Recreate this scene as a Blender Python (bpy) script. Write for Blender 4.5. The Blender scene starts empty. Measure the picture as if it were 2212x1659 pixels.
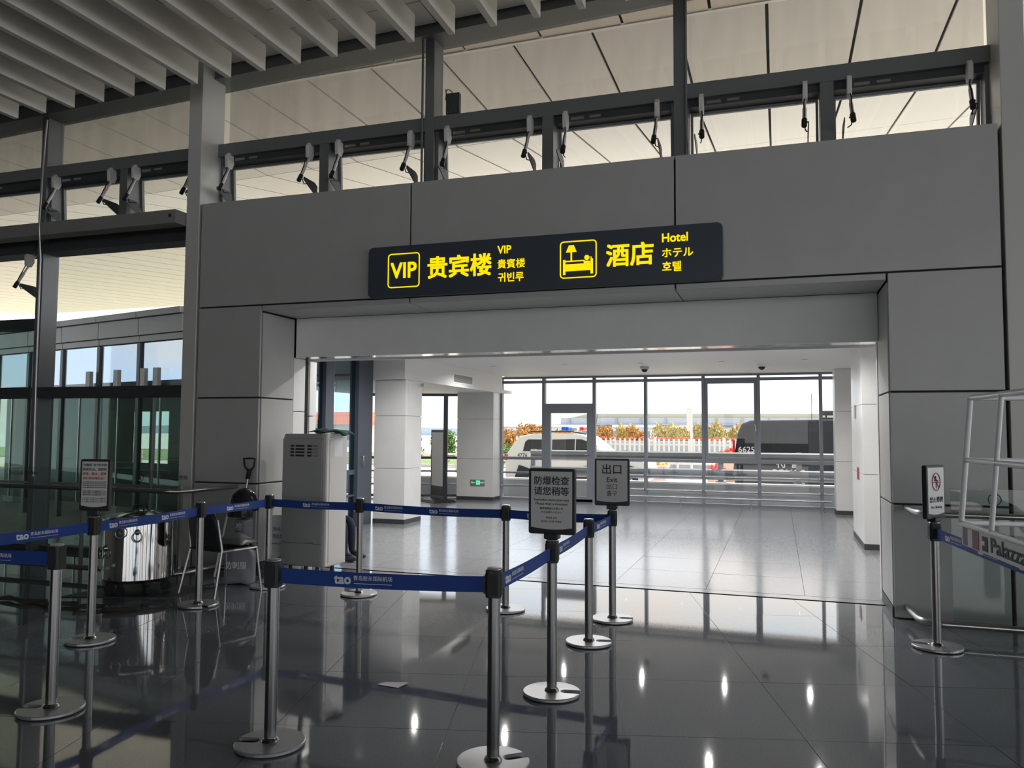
import bpy, bmesh, math, random
from mathutils import Vector, Matrix
random.seed(7)
PI = math.pi
scene = bpy.context.scene
COL = scene.collection
R = math.radians

# ------------------------------------------------------------------ camera
cam_d = bpy.data.cameras.new('camera'); cam = bpy.data.objects.new('camera', cam_d); COL.objects.link(cam)
cam_d.sensor_width = 36.0; cam_d.sensor_fit = 'HORIZONTAL'
cam_d.lens = 1721.4 / 2212 * 36.0
cam_d.clip_start = 0.05; cam_d.clip_end = 1500
_yaw, _pit, _rol = R(18.447), R(3.379), R(0.344)
_w = Vector((-math.sin(_yaw)*math.cos(_pit), math.cos(_yaw)*math.cos(_pit), math.sin(_pit)))
_r0 = Vector((math.cos(_yaw), math.sin(_yaw), 0)); _u0 = _r0.cross(_w)
_r = math.cos(_rol)*_r0 + math.sin(_rol)*_u0; _u = -math.sin(_rol)*_r0 + math.cos(_rol)*_u0
cam.matrix_world = Matrix(((_r.x,_u.x,-_w.x,0),(_r.y,_u.y,-_w.y,0),(_r.z,_u.z,-_w.z,1.6),(0,0,0,1)))
scene.camera = cam

# ------------------------------------------------------------------ view, sky, sun
vs = scene.view_settings
scene.display_settings.display_device = 'sRGB'
vs.view_transform = 'Standard'; vs.look = 'None'; vs.exposure = 1.36; vs.gamma = 1.0; vs.use_curve_mapping = False
SKY = 0.95
SUN = 4.4
world = bpy.data.worlds.new('hazy_sky'); scene.world = world; world.use_nodes = True
nt = world.node_tree; nt.nodes.clear()
o_ = nt.nodes.new('ShaderNodeOutputWorld'); b_ = nt.nodes.new('ShaderNodeBackground')
tc = nt.nodes.new('ShaderNodeTexCoord'); nz = nt.nodes.new('ShaderNodeTexNoise'); rp = nt.nodes.new('ShaderNodeValToRGB')
mp = nt.nodes.new('ShaderNodeMapping'); mp.inputs['Scale'].default_value = (1.0, 1.0, 3.0)
nz.inputs['Scale'].default_value = 3.2; nz.inputs['Detail'].default_value = 4.0
rp.color_ramp.elements[0].position = 0.44; rp.color_ramp.elements[0].color = (0.80, 0.90, 1.0, 1)
rp.color_ramp.elements[1].position = 0.64; rp.color_ramp.elements[1].color = (1.0, 0.90, 0.82, 1)
nt.links.new(tc.outputs['Generated'], mp.inputs['Vector']); nt.links.new(mp.outputs['Vector'], nz.inputs['Vector'])
nt.links.new(nz.outputs['Fac'], rp.inputs['Fac']); nt.links.new(rp.outputs['Color'], b_.inputs['Color'])
b_.inputs['Strength'].default_value = SKY
nt.links.new(b_.outputs['Background'], o_.inputs['Surface'])
sun_d = bpy.data.lights.new('sun', 'SUN'); sun_d.energy = SUN; sun_d.angle = R(2.0); sun_d.color = (1.0, 0.88, 0.72)
sun = bpy.data.objects.new('sun', sun_d); COL.objects.link(sun)
sun.rotation_euler = Vector((-0.38, -0.46, -0.80)).to_track_quat('-Z', 'Y').to_euler()

# ------------------------------------------------------------------ materials
MATS = {}
def mat(name, col, rough=0.5, metal=0.0, spec=0.5, ior=1.45, noise=0.0, nscale=8.0, bump=0.0, bscale=60.0, emit=None, estr=0.0, stretch=None, rvar=0.0, bdist=0.01):
    m = bpy.data.materials.new(name); m.use_nodes = True
    t = m.node_tree; p = t.nodes['Principled BSDF']
    p.inputs['Base Color'].default_value = (*col, 1); p.inputs['Roughness'].default_value = rough
    p.inputs['Metallic'].default_value = metal; p.inputs['Specular IOR Level'].default_value = spec; p.inputs['IOR'].default_value = ior
    if emit: p.inputs['Emission Color'].default_value = (*emit, 1); p.inputs['Emission Strength'].default_value = estr
    if noise or bump or rvar:
        c = t.nodes.new('ShaderNodeTexCoord'); mpn = t.nodes.new('ShaderNodeMapping')
        if stretch: mpn.inputs['Scale'].default_value = stretch
        t.links.new(c.outputs['Object'], mpn.inputs['Vector'])
    if noise or rvar:
        n = t.nodes.new('ShaderNodeTexNoise'); n.inputs['Scale'].default_value = nscale; n.inputs['Detail'].default_value = 5
        t.links.new(mpn.outputs['Vector'], n.inputs['Vector'])
    if noise:
        r = t.nodes.new('ShaderNodeValToRGB')
        r.color_ramp.elements[0].position = .3; r.color_ramp.elements[1].position = .7
        r.color_ramp.elements[0].color = (*[max(0, x*(1-noise)) for x in col], 1)
        r.color_ramp.elements[1].color = (*[min(1, x*(1+noise)) for x in col], 1)
        t.links.new(n.outputs['Fac'], r.inputs['Fac']); t.links.new(r.outputs['Color'], p.inputs['Base Color'])
    if rvar:
        mr = t.nodes.new('ShaderNodeMapRange'); mr.inputs['To Min'].default_value = max(0.0, rough-rvar); mr.inputs['To Max'].default_value = rough+rvar
        t.links.new(n.outputs['Fac'], mr.inputs['Value']); t.links.new(mr.outputs['Result'], p.inputs['Roughness'])
    if bump:
        n2 = t.nodes.new('ShaderNodeTexNoise'); n2.inputs['Scale'].default_value = bscale; n2.inputs['Detail'].default_value = 2
        t.links.new(mpn.outputs['Vector'], n2.inputs['Vector'])
        b = t.nodes.new('ShaderNodeBump'); b.inputs['Strength'].default_value = bump; b.inputs['Distance'].default_value = bdist
        t.links.new(n2.outputs['Fac'], b.inputs['Height']); t.links.new(b.outputs['Normal'], p.inputs['Normal'])
    MATS[name] = m; return m
def glass(name, tint, refl=0.08, rough=0.0, dirt=0.0, dirtcol=(.6,.6,.58)):
    m = bpy.data.materials.new(name); m.use_nodes = True; t = m.node_tree; t.nodes.clear()
    o = t.nodes.new('ShaderNodeOutputMaterial'); tr = t.nodes.new('ShaderNodeBsdfTransparent'); gl = t.nodes.new('ShaderNodeBsdfGlossy')
    tr.inputs['Color'].default_value = (*tint, 1); gl.inputs['Roughness'].default_value = rough
    lw = t.nodes.new('ShaderNodeLayerWeight'); lw.inputs['Blend'].default_value = .5
    pw = t.nodes.new('ShaderNodeMath'); pw.operation = 'POWER'; pw.inputs[1].default_value = 4.5
    mul = t.nodes.new('ShaderNodeMath'); mul.operation = 'MULTIPLY_ADD'; mul.inputs[1].default_value = .8; mul.inputs[2].default_value = refl*.5
    mul.use_clamp = True
    t.links.new(lw.outputs['Facing'], pw.inputs[0]); t.links.new(pw.outputs[0], mul.inputs[0])
    mx = t.nodes.new('ShaderNodeMixShader')
    t.links.new(mul.outputs[0], mx.inputs['Fac']); t.links.new(tr.outputs[0], mx.inputs[1]); t.links.new(gl.outputs[0], mx.inputs[2])
    last = mx
    if dirt:
        df = t.nodes.new('ShaderNodeBsdfDiffuse'); df.inputs['Color'].default_value = (*dirtcol, 1)
        c = t.nodes.new('ShaderNodeTexCoord'); mpn = t.nodes.new('ShaderNodeMapping'); mpn.inputs['Scale'].default_value = (2.5, 2.5, .5)
        n = t.nodes.new('ShaderNodeTexNoise'); n.inputs['Scale'].default_value = 2.0
        mr = t.nodes.new('ShaderNodeMapRange'); mr.inputs['From Min'].default_value = .3; mr.inputs['From Max'].default_value = .75
        mr.inputs['To Min'].default_value = dirt*.5; mr.inputs['To Max'].default_value = dirt*1.4
        t.links.new(c.outputs['Object'], mpn.inputs['Vector']); t.links.new(mpn.outputs['Vector'], n.inputs['Vector']); t.links.new(n.outputs['Fac'], mr.inputs['Value'])
        mx2 = t.nodes.new('ShaderNodeMixShader'); t.links.new(mr.outputs['Result'], mx2.inputs['Fac']); t.links.new(mx.outputs[0], mx2.inputs[1]); t.links.new(df.outputs[0], mx2.inputs[2])
        last = mx2
    t.links.new(last.outputs[0], o.inputs['Surface'])
    MATS[name] = m; return m

mat('panel', (.50,.50,.49), rough=.42, metal=.15, noise=.03, nscale=3)
mat('panel_white', (.78,.78,.765), rough=.32, noise=.03, nscale=3)
mat('joint', (.03,.03,.032), rough=.7)
mat('frame', (.19,.195,.20), rough=.38, metal=.3)
mat('post_navy', (.085,.10,.125), rough=.4)
mat('soffit_metal', (.72,.72,.73), rough=.14, metal=.85)
mat('frame_dark', (.055,.058,.062), rough=.45)
mat('frame_blue', (.22,.24,.27), rough=.4)
mat('steel_beam', (.30,.29,.27), rough=.42, metal=.2)
mat('column', (.62,.61,.585), rough=.4, metal=.1)
mat('slat', (.84,.80,.73), rough=.5)
mat('void', (.012,.012,.013), rough=.95, spec=0.0)
mat('ceil_panel', (.78,.75,.70), rough=.55)
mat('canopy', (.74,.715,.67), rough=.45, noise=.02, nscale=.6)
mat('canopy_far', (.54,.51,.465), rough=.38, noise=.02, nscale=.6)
mat('canopy_edge', (.82,.73,.64), rough=.5)
mat('white_trim', (.9,.89,.86), rough=.4)
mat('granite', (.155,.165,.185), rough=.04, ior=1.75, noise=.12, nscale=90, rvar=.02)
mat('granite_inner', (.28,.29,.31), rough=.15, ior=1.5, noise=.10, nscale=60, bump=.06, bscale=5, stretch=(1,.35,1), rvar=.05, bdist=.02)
mat('grout', (.02,.02,.02), rough=.8)
mat('plaster', (.82,.81,.79), rough=.6)
mat('steel', (.50,.495,.49), rough=.30, metal=1.0)
mat('steel_pole', (.30,.295,.29), rough=.26, metal=1.0)
mat('steel_mirror', (.66,.64,.61), rough=.07, metal=1.0, bump=.4, bscale=3.5, stretch=(1,1,.12), bdist=.02)
mat('steel_base', (.55,.55,.56), rough=.33, metal=.7)
mat('black_plastic', (.022,.023,.026), rough=.42)
mat('black_gloss', (.02,.02,.022), rough=.12)
mat('rubber', (.018,.018,.018), rough=.75)
mat('belt', (.016,.06,.30), rough=.62, bump=.1, bscale=300)
mat('print_white', (.80,.82,.84), rough=.6)
mat('paper', (.68,.67,.66), rough=.6)
mat('ink', (.045,.048,.055), rough=.6)
mat('ink_red', (.50,.06,.05), rough=.6)
mat('sign_navy', (.055,.072,.092), rough=.35)
mat('sign_yellow', (.5,.36,.0), rough=.5, emit=(1.0,.74,.0), estr=.40)
mat('cab_grey', (.42,.42,.41), rough=.4, noise=.02)
mat('cab_front', (.72,.70,.68), rough=.35)
mat('slot_dark', (.03,.03,.03), rough=.6)
mat('green_cloth', (.01,.07,.045), rough=.85, bump=.2, bscale=60)
mat('skin', (.55,.36,.27), rough=.5)
mat('navy_cloth', (.02,.025,.045), rough=.85)
mat('hair', (.015,.012,.01), rough=.6)
mat('shoe', (.05,.05,.06), rough=.5)
mat('white_tube', (.92,.93,.94), rough=.3)
mat('label_white', (.82,.82,.82), rough=.4)
mat('label_maroon', (.25,.03,.06), rough=.5)
mat('exit_green', (.05,.5,.22), rough=.5, emit=(.15,.9,.45), estr=.35)
mat('concrete', (.40,.42,.44), rough=.8, noise=.08, nscale=2)
mat('asphalt', (.50,.49,.48), rough=.85, noise=.06, nscale=.5)
mat('paving_pink', (.72,.60,.52), rough=.8, noise=.05, nscale=1)
mat('grass', (.13,.22,.06), rough=.9, noise=.2, nscale=2)
mat('galv', (.26,.28,.31), rough=.5, metal=.2)
mat('fence_white', (.60,.60,.59), rough=.5)
mat('leaf_orange', (.55,.29,.09), rough=.7, noise=.3, nscale=3)
mat('leaf_yellow', (.52,.39,.09), rough=.7, noise=.3, nscale=3)
mat('leaf_green', (.14,.25,.07), rough=.7, noise=.3, nscale=3)
mat('flower_red', (.75,.08,.06), rough=.7)
mat('terracotta', (.75,.52,.42), rough=.7)
mat('viaduct', (.34,.37,.43), rough=.8)
mat('viaduct_roof', (.40,.37,.27), rough=.7)
mat('car_white', (.74,.74,.72), rough=.25)
mat('car_navy', (.02,.024,.035), rough=.3)
mat('car_glass', (.03,.035,.04), rough=.12, spec=.22)
mat('tail_red', (.6,.03,.03), rough=.25)
mat('lamp_blue', (.02,.12,.7), rough=.2)
mat('roof_red', (.55,.17,.11), rough=.8)
mat('far_wall', (.72,.70,.66), rough=.8)
mat('hill', (.40,.48,.56), rough=1.0)  # distance haze is mixed into this pale blue
mat('teal', (.02,.32,.40), rough=.5)
mat('gold', (.75,.55,.12), rough=.4)
mat('lens_dark', (.02,.02,.025), rough=.1)
mat('rope', (.05,.045,.035), rough=.9)
mat('down_light', (.8,.8,.78), rough=.4, emit=(1,.80,.5), estr=2.0)
glass('glass_upper', (.83,.83,.82), refl=.06, dirt=.08, dirtcol=(.66,.64,.6))
glass('glass_clear', (.92,.93,.93), refl=.05)
glass('glass_green', (.66,.74,.71), refl=.10)
glass('glass_blue', (.62,.74,.80), refl=.14)
glass('glass_frost', (.88,.90,.92), refl=.08)
glass('glass_sky_tint', (.60,.66,.72), refl=.16)  # blue-grey tint stands in for sky reflected in the vestibule's upper panes
glass('glass_rail', (.90,.94,.93), refl=.07)

# ------------------------------------------------------------------ mesh helpers
class MB:
    def __init__(s): s.v = []; s.f = []; s.sm = []
    def add(s, vs, fs, smooth=False):
        o = len(s.v); s.v += [tuple(v) for v in vs]
        for f in fs: s.f.append(tuple(i+o for i in f)); s.sm.append(smooth)
        return s
    def box(s, x0, x1, y0, y1, z0, z1, M=None):
        vs = [Vector(p) for p in ((x0,y0,z0),(x1,y0,z0),(x1,y1,z0),(x0,y1,z0),(x0,y0,z1),(x1,y0,z1),(x1,y1,z1),(x0,y1,z1))]
        if M is not None: vs = [M @ v for v in vs]
        return s.add(vs, [(0,3,2,1),(4,5,6,7),(0,1,5,4),(1,2,6,5),(2,3,7,6),(3,0,4,7)])
    def prism(s, poly, a, b, axis='z', M=None):
        # poly: list of (p,q) counter-clockwise; axis: the direction of extrusion from a to b
        def P(p, q, t):
            v = Vector((p,q,t)) if axis == 'z' else Vector((p,t,q)) if axis == 'y' else Vector((t,p,q))
            return M @ v if M is not None else v
        n = len(poly)
        vs = [P(p,q,a) for p,q in poly] + [P(p,q,b) for p,q in poly]
        fs = [tuple(range(n-1,-1,-1)), tuple(range(n,2*n))] + [(i,(i+1)%n,n+(i+1)%n,n+i) for i in range(n)]
        return s.add(vs, fs)
    def tube(s, pts, r, n=10, caps=True, M=None):
        pts = [Vector(p) for p in pts]; rings = []
        rr = r if isinstance(r, (list, tuple)) else [r]*len(pts)
        prev = None
        for i, p in enumerate(pts):
            if i == 0: d = pts[1]-p
            elif i == len(pts)-1: d = p-pts[i-1]
            else: d = (pts[i+1]-p).normalized()+(p-pts[i-1]).normalized()
            d.normalize()
            if prev is None:
                a = d.orthogonal().normalized()
            else:
                a = (prev - d*prev.dot(d)).normalized()
            prev = a; b = d.cross(a)
            rings.append([p+(a*math.cos(2*PI*k/n)+b*math.sin(2*PI*k/n))*rr[i] for k in range(n)])
        vs = [v for ring in rings for v in ring]
        if M is not None: vs = [M @ v for v in vs]
        fs = []
        for i in range(len(pts)-1):
            for k in range(n): fs.append((i*n+k, i*n+(k+1)%n, (i+1)*n+(k+1)%n, (i+1)*n+k))
        s.add(vs, fs, True)
        if caps:
            s.add(vs[:n], [tuple(range(n-1,-1,-1))]); s.add(vs[-n:], [tuple(range(n))])
        return s
    def lathe(s, prof, n=24, c=(0,0,0), M=None):
        vs = []; full = [prof[0]]
        for a, b in zip(prof, prof[1:]):      # support rings keep long straight walls flat under smooth shading
            L = math.hypot(b[0]-a[0], b[1]-a[1])
            if L > .02: full += [(a[0]+(b[0]-a[0])*t, a[1]+(b[1]-a[1])*t) for t in (.002/L, 1-.002/L)]
            full.append(b)
        prof = full
        for r, z in prof:
            for k in range(n): vs.append(Vector((c[0]+r*math.cos(2*PI*k/n), c[1]+r*math.sin(2*PI*k/n), c[2]+z)))
        if M is not None: vs = [M @ v for v in vs]
        fs = []
        for i in range(len(prof)-1):
            for k in range(n): fs.append((i*n+k, i*n+(k+1)%n, (i+1)*n+(k+1)%n, (i+1)*n+k))
        s.add(vs, fs, True)
        s.add(vs[:n], [tuple(range(n-1,-1,-1))]); s.add(vs[-n:], [tuple(range(n))])
        return s
    def ball(s, c, r, nu=16, nv=10, sc=(1,1,1), M=None):
        prof = [(max(1e-4, r*math.sin(PI*i/nv)), -r*math.cos(PI*i/nv)) for i in range(nv+1)]
        vs = []
        for a, z in prof:
            for k in range(nu): vs.append(Vector((c[0]+sc[0]*a*math.cos(2*PI*k/nu), c[1]+sc[1]*a*math.sin(2*PI*k/nu), c[2]+sc[2]*z)))
        if M is not None: vs = [M @ v for v in vs]
        fs = [(i*nu+k, i*nu+(k+1)%nu, (i+1)*nu+(k+1)%nu, (i+1)*nu+k) for i in range(nv) for k in range(nu)]
        return s.add(vs, fs, True)
    def mesh(s, name, bevel=0.0, seg=1):
        m = bpy.data.meshes.new(name); m.from_pydata(s.v, [], s.f); m.update()
        m.polygons.foreach_set('use_smooth', s.sm)
        if bevel:
            bm = bmesh.new(); bm.from_mesh(m); bmesh.ops.remove_doubles(bm, verts=bm.verts, dist=1e-5)
            es = [e for e in bm.edges if len(e.link_faces) == 2 and e.calc_face_angle(0) > .6]
            bmesh.ops.bevel(bm, geom=es, offset=bevel, segments=seg, affect='EDGES', profile=.5)
            bm.to_mesh(m); bm.free()
        return m
    def build(s, name, material, parent=None, bevel=0.0, seg=1):
        return link(name, s.mesh(name, bevel, seg), material, parent)
def link(name, me, material, parent=None):
    if material and not me.materials: me.materials.append(MATS[material] if isinstance(material, str) else material)
    o = bpy.data.objects.new(name, me); COL.objects.link(o)
    if parent is not None: o.parent = parent
    return o
def share(name, me, parent, loc=(0,0,0), rz=0, scale=None):
    o = bpy.data.objects.new(name, me); COL.objects.link(o); o.parent = parent; o.location = loc; o.rotation_euler = (0,0,rz)
    if scale: o.scale = scale
    return o
def empty(name, loc=(0,0,0), rz=0, parent=None):
    o = bpy.data.objects.new(name, None); COL.objects.link(o); o.location = loc; o.rotation_euler = (0,0,rz); o.empty_display_size = .1
    if parent is not None: o.parent = parent
    return o
def tag(o, label=None, cat=None, group=None, kind=None):
    if label: o['label'] = label
    if cat: o['category'] = cat
    if group: o['group'] = group
    if kind: o['kind'] = kind
    return o
def box(name, x0, x1, y0, y1, z0, z1, m, parent=None, bevel=0.0):
    # a box whose origin is its own centre, so that object texture coordinates stay local
    cx, cy, cz = (x0+x1)/2, (y0+y1)/2, (z0+z1)/2
    o = MB().box(x0-cx, x1-cx, y0-cy, y1-cy, z0-cz, z1-cz).build(name, m, parent, bevel)
    o.location = (cx, cy, cz); return o
def rootbox(name, x0, x1, y0, y1, z0, z1, m):
    o = MB().box(x0, x1, y0, y1, z0, z1).build(name, m); o['kind'] = 'structure'; return o
def struct(o): o['kind'] = 'structure'; return o
TXT = {}
def text_mesh(body, size, bold=0.0, align='CENTER', depth=0.0008, spacing=1.0):
    key = (body, size, bold, align, depth, spacing)
    if key in TXT: return TXT[key]
    cu = bpy.data.curves.new('lettering', 'FONT'); cu.body = body; cu.size = size; cu.align_x = align; cu.align_y = 'CENTER'
    cu.extrude = depth; cu.offset = bold*size; cu.resolution_u = 3; cu.space_character = spacing; cu.space_line = .9
    o = bpy.data.objects.new('lettering', cu); COL.objects.link(o)
    bpy.context.view_layer.update()
    me = bpy.data.meshes.new_from_object(o.evaluated_get(bpy.context.evaluated_depsgraph_get()))
    bpy.data.objects.remove(o); bpy.data.curves.remove(cu)
    me.name = 'lettering'; TXT[key] = me
    return me
FACE_CAM = Matrix.Rotation(PI/2, 4, 'X')     # text lying in XY -> standing in XZ, read from -Y
def bold_mesh(body, size, bold, align='CENTER', depth=.0008, spacing=1.0):
    me = text_mesh(body, size, 0.0, align, depth, spacing).copy()
    if bold:
        b = bold*size; bm = bmesh.new()
        for dx, dy, dz in ((-b,-b,0),(b,-b,2e-5),(-b,b,4e-5),(b,b,6e-5),(0,0,8e-5)):
            c = me.copy(); c.transform(Matrix.Translation((dx,dy,dz))); bm.from_mesh(c); bpy.data.meshes.remove(c)
        bm.to_mesh(me); bm.free()
    return me
def text(body, size, m, parent, M, bold=0.0, align='CENTER', name='lettering', spacing=1.0, fit=None):
    me = bold_mesh(body, size, bold, align, spacing=spacing)
    if fit:
        w = max(v.co.x for v in me.vertices) - min(v.co.x for v in me.vertices)
        if w > 0:
            k = fit / w
            for v in me.vertices: v.co.x *= k
    me.transform(M); me.materials.clear(); me.materials.append(MATS[m])
    o = bpy.data.objects.new(name, me); COL.objects.link(o); o.parent = parent
    return o
def join_meshes(name, meshes, m, parent):
    bm = bmesh.new()
    for me in meshes: bm.from_mesh(me)
    out = bpy.data.meshes.new(name); bm.to_mesh(out); bm.free()
    return link(name, out, m, parent)
def clip_poly(poly, a, b, c):
    # keep the side a*x + b*y <= c
    out = []
    for i in range(len(poly)):
        p, q = poly[i], poly[(i+1) % len(poly)]
        dp, dq = a*p[0]+b*p[1]-c, a*q[0]+b*q[1]-c
        if dp <= 0: out.append(p)
        if (dp < 0 < dq) or (dq < 0 < dp):
            t = dp/(dp-dq); out.append((p[0]+(q[0]-p[0])*t, p[1]+(q[1]-p[1])*t))
    return out
def area(poly): return abs(sum(poly[i][0]*poly[(i+1)%len(poly)][1]-poly[(i+1)%len(poly)][0]*poly[i][1] for i in range(len(poly))))/2
def round_rect(w, h, r, n=5, cx=0, cy=0):
    pts = []
    for sx, sy, a0 in ((1,1,0),(-1,1,90),(-1,-1,180),(1,-1,270)):
        for k in range(n+1):
            a = R(a0+90*k/n); pts.append((cx+sx*(w/2-r)+r*math.cos(a), cy+sy*(h/2-r)+r*math.sin(a)))
    return pts
# ================================================================== FLOORS
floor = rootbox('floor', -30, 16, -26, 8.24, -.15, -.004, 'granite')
TA = R(14.8); tx, ty = (math.cos(TA), math.sin(TA)); nx, ny = (-math.sin(TA), math.cos(TA))
TW, TH, GAP = .94, .963, .0022
full = None
for i in range(-14, 9):
    for j in range(-8, 3):
        t0 = .33 + TW*i; n0 = 7.231 + TH*j
        poly = [(tx*a+nx*b, ty*a+ny*b) for a, b in ((t0+GAP,n0+GAP),(t0+TW-GAP,n0+GAP),(t0+TW-GAP,n0+TH-GAP),(t0+GAP,n0+TH-GAP))]
        if max(p[0] for p in poly) < -11.5 or min(p[0] for p in poly) > 4.2 or max(p[1] for p in poly) < 1.2: continue
        cl = clip_poly(poly, 0, 1, 8.215)
        if len(cl) < 3 or area(cl) < .01: continue
        cx, cy = sum(p[0] for p in cl)/len(cl), sum(p[1] for p in cl)/len(cl)
        whole = len(cl) == 4 and abs(area(cl)-area(poly)) < 1e-6
        if whole and full is not None: me = full
        else:
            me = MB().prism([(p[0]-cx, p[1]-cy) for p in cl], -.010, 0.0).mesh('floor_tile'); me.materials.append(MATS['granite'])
            if whole: full = me
        o = share('floor_tile', me, floor, (cx, cy, random.uniform(-.0004, 0)))
        o.rotation_euler = (random.gauss(0, .0007), random.gauss(0, .0007), 0)
box('threshold_strip', -5.6, .925, 8.27, 8.44, -.01, .0005, 'granite_inner', floor)
box('threshold_joint', -5.6, .925, 8.217, 8.269, -.02, -.0005, 'void', floor)

floor2 = rootbox('floor', -10.2, 2.6, 8.245, 18.15, -.15, -.006, 'grout')
for i in range(-10, 3):
    for j in range(0, 10):
        x0, y0 = -.72 + .95*i, 8.45 + .97*j
        x1, y1 = min(x0+.95, 2.55), min(y0+.97, 18.1)
        if x1 - x0 < .1 or x1 < -9.7: continue
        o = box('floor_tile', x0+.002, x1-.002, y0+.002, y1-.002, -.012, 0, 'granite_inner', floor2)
        o.rotation_euler = (random.gauss(0, .0008), random.gauss(0, .0008), 0)

# ================================================================== PORTAL WALL
FY = 7.71          # front face of the cladding
wall = struct(MB().box(-6.49,-5.63,7.75,8.38,0,4.26).box(.955,1.84,7.75,8.48,0,4.26).box(-5.63,.955,7.75,8.38,3.0,4.26).box(-6.49,1.0,8.38,8.80,2.98,3.35).box(-6.49,-5.71,8.38,8.97,0,2.98).build('wall_front', 'joint'))
g = .009
def panelY(x0, x1, z0, z1, m='panel', par=None, y=FY, d=.03): return box('cladding_panel', x0+g, x1-g, y, y+d, z0+g, z1-g, m, par or wall, .0025)
def panelX(x, y0, y1, z0, z1, side, m='panel', par=None, d=.02):
    a, b = (x-d, x) if side > 0 else (x, x+d)
    return box('cladding_panel', a, b, y0+.006, y1-.006, z0+g, z1-g, m, par or wall, .002)
XS = (-6.49, -3.74, -.92, 1.84)
ZS = (0, .985, 1.965, 3.03)
for a, b in zip(XS, XS[1:]): panelY(a, b, 3.03, 4.29)
for a, b in zip(ZS, ZS[1:]):
    panelY(-6.49, -5.61, a, b); panelY(.935, 1.84, a, b)
    panelX(-5.61, 7.745, 8.385, a if a else .09, min(b, 2.955), 1); panelX(.935, 7.745, 8.50, a if a else .09, min(b, 2.955), -1)
XO = (-5.61, -3.74, -.92, .935)
for a, b in zip(XO, XO[1:]):
    box('fascia_lip', a+g, b-g, FY, FY+.03, 2.965, 3.021, 'panel', wall, .002)
    box('soffit_panel', a+g*.6, b-g*.6, FY+.035, 8.395, 2.965, 2.99, 'panel', wall)
# inner lintel
box('lintel_face', -5.6, .93, 8.40, 8.43, 2.487, 2.962, 'panel_white', wall, .002)
box('lintel_soffit', -5.64, .96, 8.43, 8.80, 2.487, 2.51, 'soffit_metal', wall, .002)
box('lintel_back', -6.75, 1.6, 8.80, 8.83, 2.47, 2.95, 'plaster', wall)
# skirting of the reveals and ledge on top
box('skirting', -5.63, -5.602, 7.745, 8.385, 0, .09, 'frame_dark', wall); box('skirting', .927, .955, 7.745, 8.5, 0, .09, 'frame_dark', wall)
box('ledge', -6.49, 1.84, FY+.035, 8.24, 4.262, 4.29, 'panel', wall)
# left inner jamb: two short panels behind the reveal
box('jamb_panel', -5.70, -5.655, 8.45, 8.70, 0, .93, 'panel_white', wall, .002); box('jamb_panel', -5.70, -5.655, 8.45, 8.70, .945, 1.82, 'panel_white', wall, .002)
box('jamb_panel', -5.70, -5.655, 8.45, 8.70, 1.83, 2.485, 'panel_white', wall, .002)
box('jamb_gap', -5.72, -5.69, 8.70, 8.82, 0, 2.485, 'slot_dark', wall)
for a, b in ((0,.87),(.88,1.77),(1.78,2.47)): box('jamb_panel', -5.74, -5.66, 8.82, 8.97, a, b, 'panel_white', wall, .002)

# facade columns of steel either side of the portal
def column(x0, x1, zt):
    o = box('trim_1', x0, x1, 7.70, 8.11, 0, zt, 'column', None, .004); struct(o); return o
column(-6.70, -6.51, 6.15).name = 'trim_1'
column(1.86, 2.05, 6.4).name = 'trim_2'

# ================================================================== CLERESTORY WINDOWS
def sash_opener(par, x, side, zo=0.0):
    # chain motor: housing near the head, rod leaning into the room, bracket back to the frame
    T = Vector((x, 8.11, 4.985+zo)); B = Vector((x+.02*side, 7.84, 4.52+zo)); d = (B-T).normalized()
    op = empty('window_opener', (0,0,0), 0, par)
    MB().tube([T+d*.02, T+d*.34], .013, 8).tube([T+d*.34, B-d*.03], .019, 8).build('rod', 'cab_front', op)
    M = Matrix.Translation(T+d*.11+Vector((.0,-.055,0))) @ Matrix.Rotation(math.atan2(T.y-B.y, T.z-B.z)*1.0, 4, 'X') @ Matrix.Rotation(R(90), 4, 'Z')
    MB().prism([(-.05,-.09),(.03,-.10),(.07,-.03),(.06,.07),(-.02,.10),(-.06,.05)], -.022, .022, 'y', M=Matrix.Translation(T+d*.12+Vector((0,-.05,0))) @ Matrix.Rotation(PI/2,4,'Z')).build('housing', 'cab_front', op, .004)
    MB().tube([B-d*.04, B+d*.05], .026, 8).build('knuckle', 'black_plastic', op)
    s = -side
    MB().prism([(7.85,4.50+zo),(8.14,4.36+zo),(8.14,4.50+zo),(8.08,4.53+zo),(7.86,4.535+zo)], x-.02+.035*s, x-.012+.035*s, 'x').tube([B, B+Vector((.035*s,0,0))], .008, 6).build('bracket', 'frame_dark', op)
    MB().tube([T+d*.17+Vector((0,-.06,-.02)), T+d*.25+Vector((-.01*s,-.05,-.03)), T+d*.38+Vector((0,-.03,0)), B-d*.05+Vector((0,-.02,0)), B+Vector((.01*s,.06,-.05)), B+Vector((.03*s,.2,-.02))], .006, 6).build('cable', 'rubber', op)
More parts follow.
